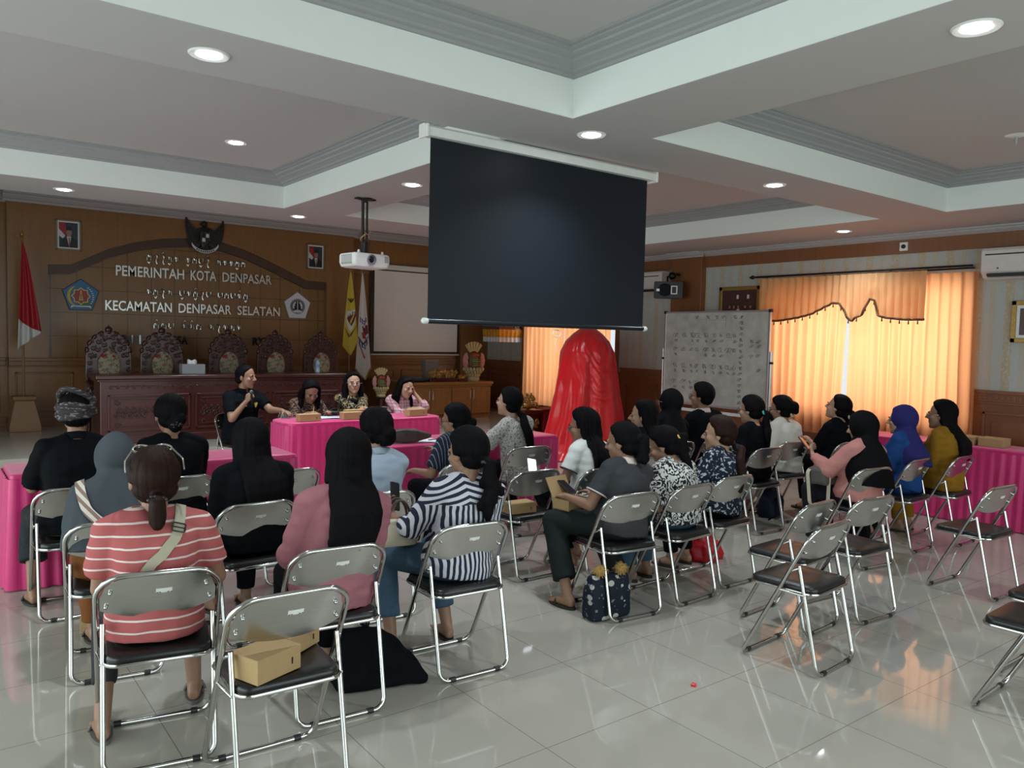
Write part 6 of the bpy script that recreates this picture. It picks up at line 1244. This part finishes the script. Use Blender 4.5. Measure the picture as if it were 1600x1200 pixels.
# straps lying on the clothes
from mathutils.bvhtree import BVHTree
def bvh(R, names):
    vs, fs = [], []
    for c in R['P'].children:
        if c.name.split('.')[0] in names: n = len(vs); vs += [v.co.copy() for v in c.data.vertices]; fs += [[i+n for i in p.vertices] for p in c.data.polygons]
    return BVHTree.FromPolygons(vs, fs)
def lay(R, pts, names=('shirt',), off=.006, n=30):
    T_ = bvh(R, names); P_ = [V(p) for p in pts]; out = []; L = len(P_)-1
    for i in range(n+1):
        f = i/n*L; j = min(int(f), L-1); q = P_[j].lerp(P_[j+1], f-j); co, no, _, _ = T_.find_nearest(q); out.append((co+no*off, no))
    return out
def strap2(lab, R, pts, wd, m, names=('shirt',), off=.006, buckle=None, nm='crossbody_bag'):
    t = thing(nm, lab, 'bag', R['P'].location, R['P'].rotation_euler.z); Q = lay(R, pts, names, off); g = G(); n = len(Q)-1
    for _ in range(2): Q = [Q[0]]+[((Q[j-1][0]+Q[j][0]*2+Q[j+1][0])/4, (Q[j-1][1]+Q[j][1]*2+Q[j+1][1]).normalized()) for j in range(1, n)]+[Q[-1]]
    def fn(u, v):
        i = min(int(u*n+.5), n); d = (Q[min(n, i+1)][0]-Q[max(0, i-1)][0]).normalized(); sd = d.cross(Q[i][1]).normalized(); return Q[i][0]+sd*wd*(v-.5)
    vs = [fn(i/n, j/2) for j in range(3) for i in range(n+1)]; nn = [Q[i][1] for j in range(3) for i in range(n+1)]; W_ = n+1; N_ = len(vs); vs2 = vs+[p+q*.003 for p, q in zip(vs, nn)]; fs = []
    for j in range(2):
        for i in range(n): a = j*W_+i; fs += [(a, a+1, a+1+W_, a+W_), (N_+a, N_+a+W_, N_+a+1+W_, N_+a+1)]
    for i in range(n): fs += [(i, N_+i, N_+i+1, i+1), (2*W_+i, 2*W_+i+1, N_+2*W_+i+1, N_+2*W_+i)]
    g.add(vs2, fs); g.build('strap', m, t, 60)
    if buckle:
        i = int(buckle*n); c, no = Q[i]; d = (Q[i+1][0]-Q[i-1][0]).normalized(); sd = d.cross(no); g = G(); g.tube(fillet([c+no*.006+sd*a*wd*.62+d*b*.019 for a, b in ((-1, -1), (1, -1), (1, 1), (-1, 1))], .006, 3, True), .003, 6, True); g.tube([c+no*.006-sd*wd*.6, c+no*.006+sd*wd*.6], .0028, 6); g.build('buckle', blackp, t, 60)
    return t
R = A['A4']; p0, p1, p2, p3, p4 = R['p']; strap2('beige crossbody strap with black buckle on the pink striped shirt', R, [p3+V((.10, .12, -.04)), p3+V((.105, 0, .10)), p3+V((.085, -.2, -.02)), p2+V((.0, -.3, .02)), p1+V((-.10, -.3, .02)), p1+V((-.12, -.3, .0))], .040, mat('beige_strap', (.40,.37,.28), .8), buckle=.36)
R = A['A3']; p0, p1, p2, p3, p4 = R['p']; strap2('checked brown and white strap across the slate grey headscarf', R, [p3+V((-.16, .0, .06)), p3+V((-.14, -.2, -.05)), p2+V((-.03, -.3, -.02)), p1+V((.08, -.3, .05)), p0+V((.2, -.2, .1))], .045, checks, ('shirt', 'headscarf'))
R = A['A6']; p0, p1, p2, p3, p4 = R['p']; strap2('cream strap under the very long hair on the dusty pink blouse', R, [p2+V((.12, -.3, .0)), p2+V((.0, -.3, -.08)), p1+V((-.09, -.3, .02))], .035, cream)
R = A['A20']; p0, p1, p2, p3, p4 = R['p']; strap2('thin brown strap over the back of the black blouse near the gap in the curtains', R, [p3+V((.06, -.02, .1)), p3+V((.07, -.2, -.02)), p2+V((.10, -.3, -.05)), p1+V((.13, -.3, .0))], .016, mat('brown_thin_strap', (.12,.08,.05), .6))
R = A['A21']; t = thing('handbag', 'handbag with wide cream strap loop on the lap of the salmon pink sweater', 'bag', W2(R['P'], (-.17, .25, 0)), R['P'].rotation_euler.z); g = G(); g.rings([[V((x*a, y*b, z)) for x, y in rrect(-.5, -.5, .5, .5, .2)] for a, b, z in ((.16, .2, .585), (.18, .22, .61), (.16, .18, .70), (.1, .08, .73))]); link('bag_body', remesh(g, .008, 3, .5, wrinkle(.006, 12, 12, 12)), mat('grey_bag', (.10,.09,.08), .7), t)
lp = fillet([V((.06, .03, .72)), V((-.10, .06, .70)), V((-.135, .0, .45)), V((-.10, -.08, .30)), V((-.07, -.12, .45)), V((-.04, -.10, .66))], [0, .05, .05, .04, .05, 0], 5); g = G(); g.slab(lambda u, v: (lambda i: lp[i]+V((-.3, -.95, 0)).normalized()*0+V((0, .032*(v-.5), 0)))(min(int(u*(len(lp)-1)+.5), len(lp)-1)), len(lp)-1, 1, (.003, .001, 0)); g.build('strap', cream, t, 60)
for lab, x, y, rz in (('dark backpack on the floor under the blue headscarf chair', 6.29, 3.42, .3), ('dark bag on the floor under the mustard top chair', 6.96, 3.72, .1), ('navy bag on the floor under the masked woman', 6.72, 4.55, .2)):
    t = thing('backpack', lab, 'bag', (x, y, 0), rz, 'dark bags on the floor'); g = G(); g.rings([[V((q*a, w_*b, z)) for q, w_ in rrect(-.5, -.5, .5, .5, .2)] for a, b, z in ((.28, .16, .003), (.30, .19, .04), (.27, .17, .17), (.18, .11, .26), (.06, .04, .285))]); link('bag_body', remesh(g, .010, 3, .5, wrinkle(.012, 10, 10, 10)), navycl if 'navy' in lab else blackcl, t); g = G(); g.tube([(-.1, -.09, .2), (-.2, -.13, .05), (-.28, -.1, .02)], .010, 6); g.build('bag_handle', blackcl, t, 180)
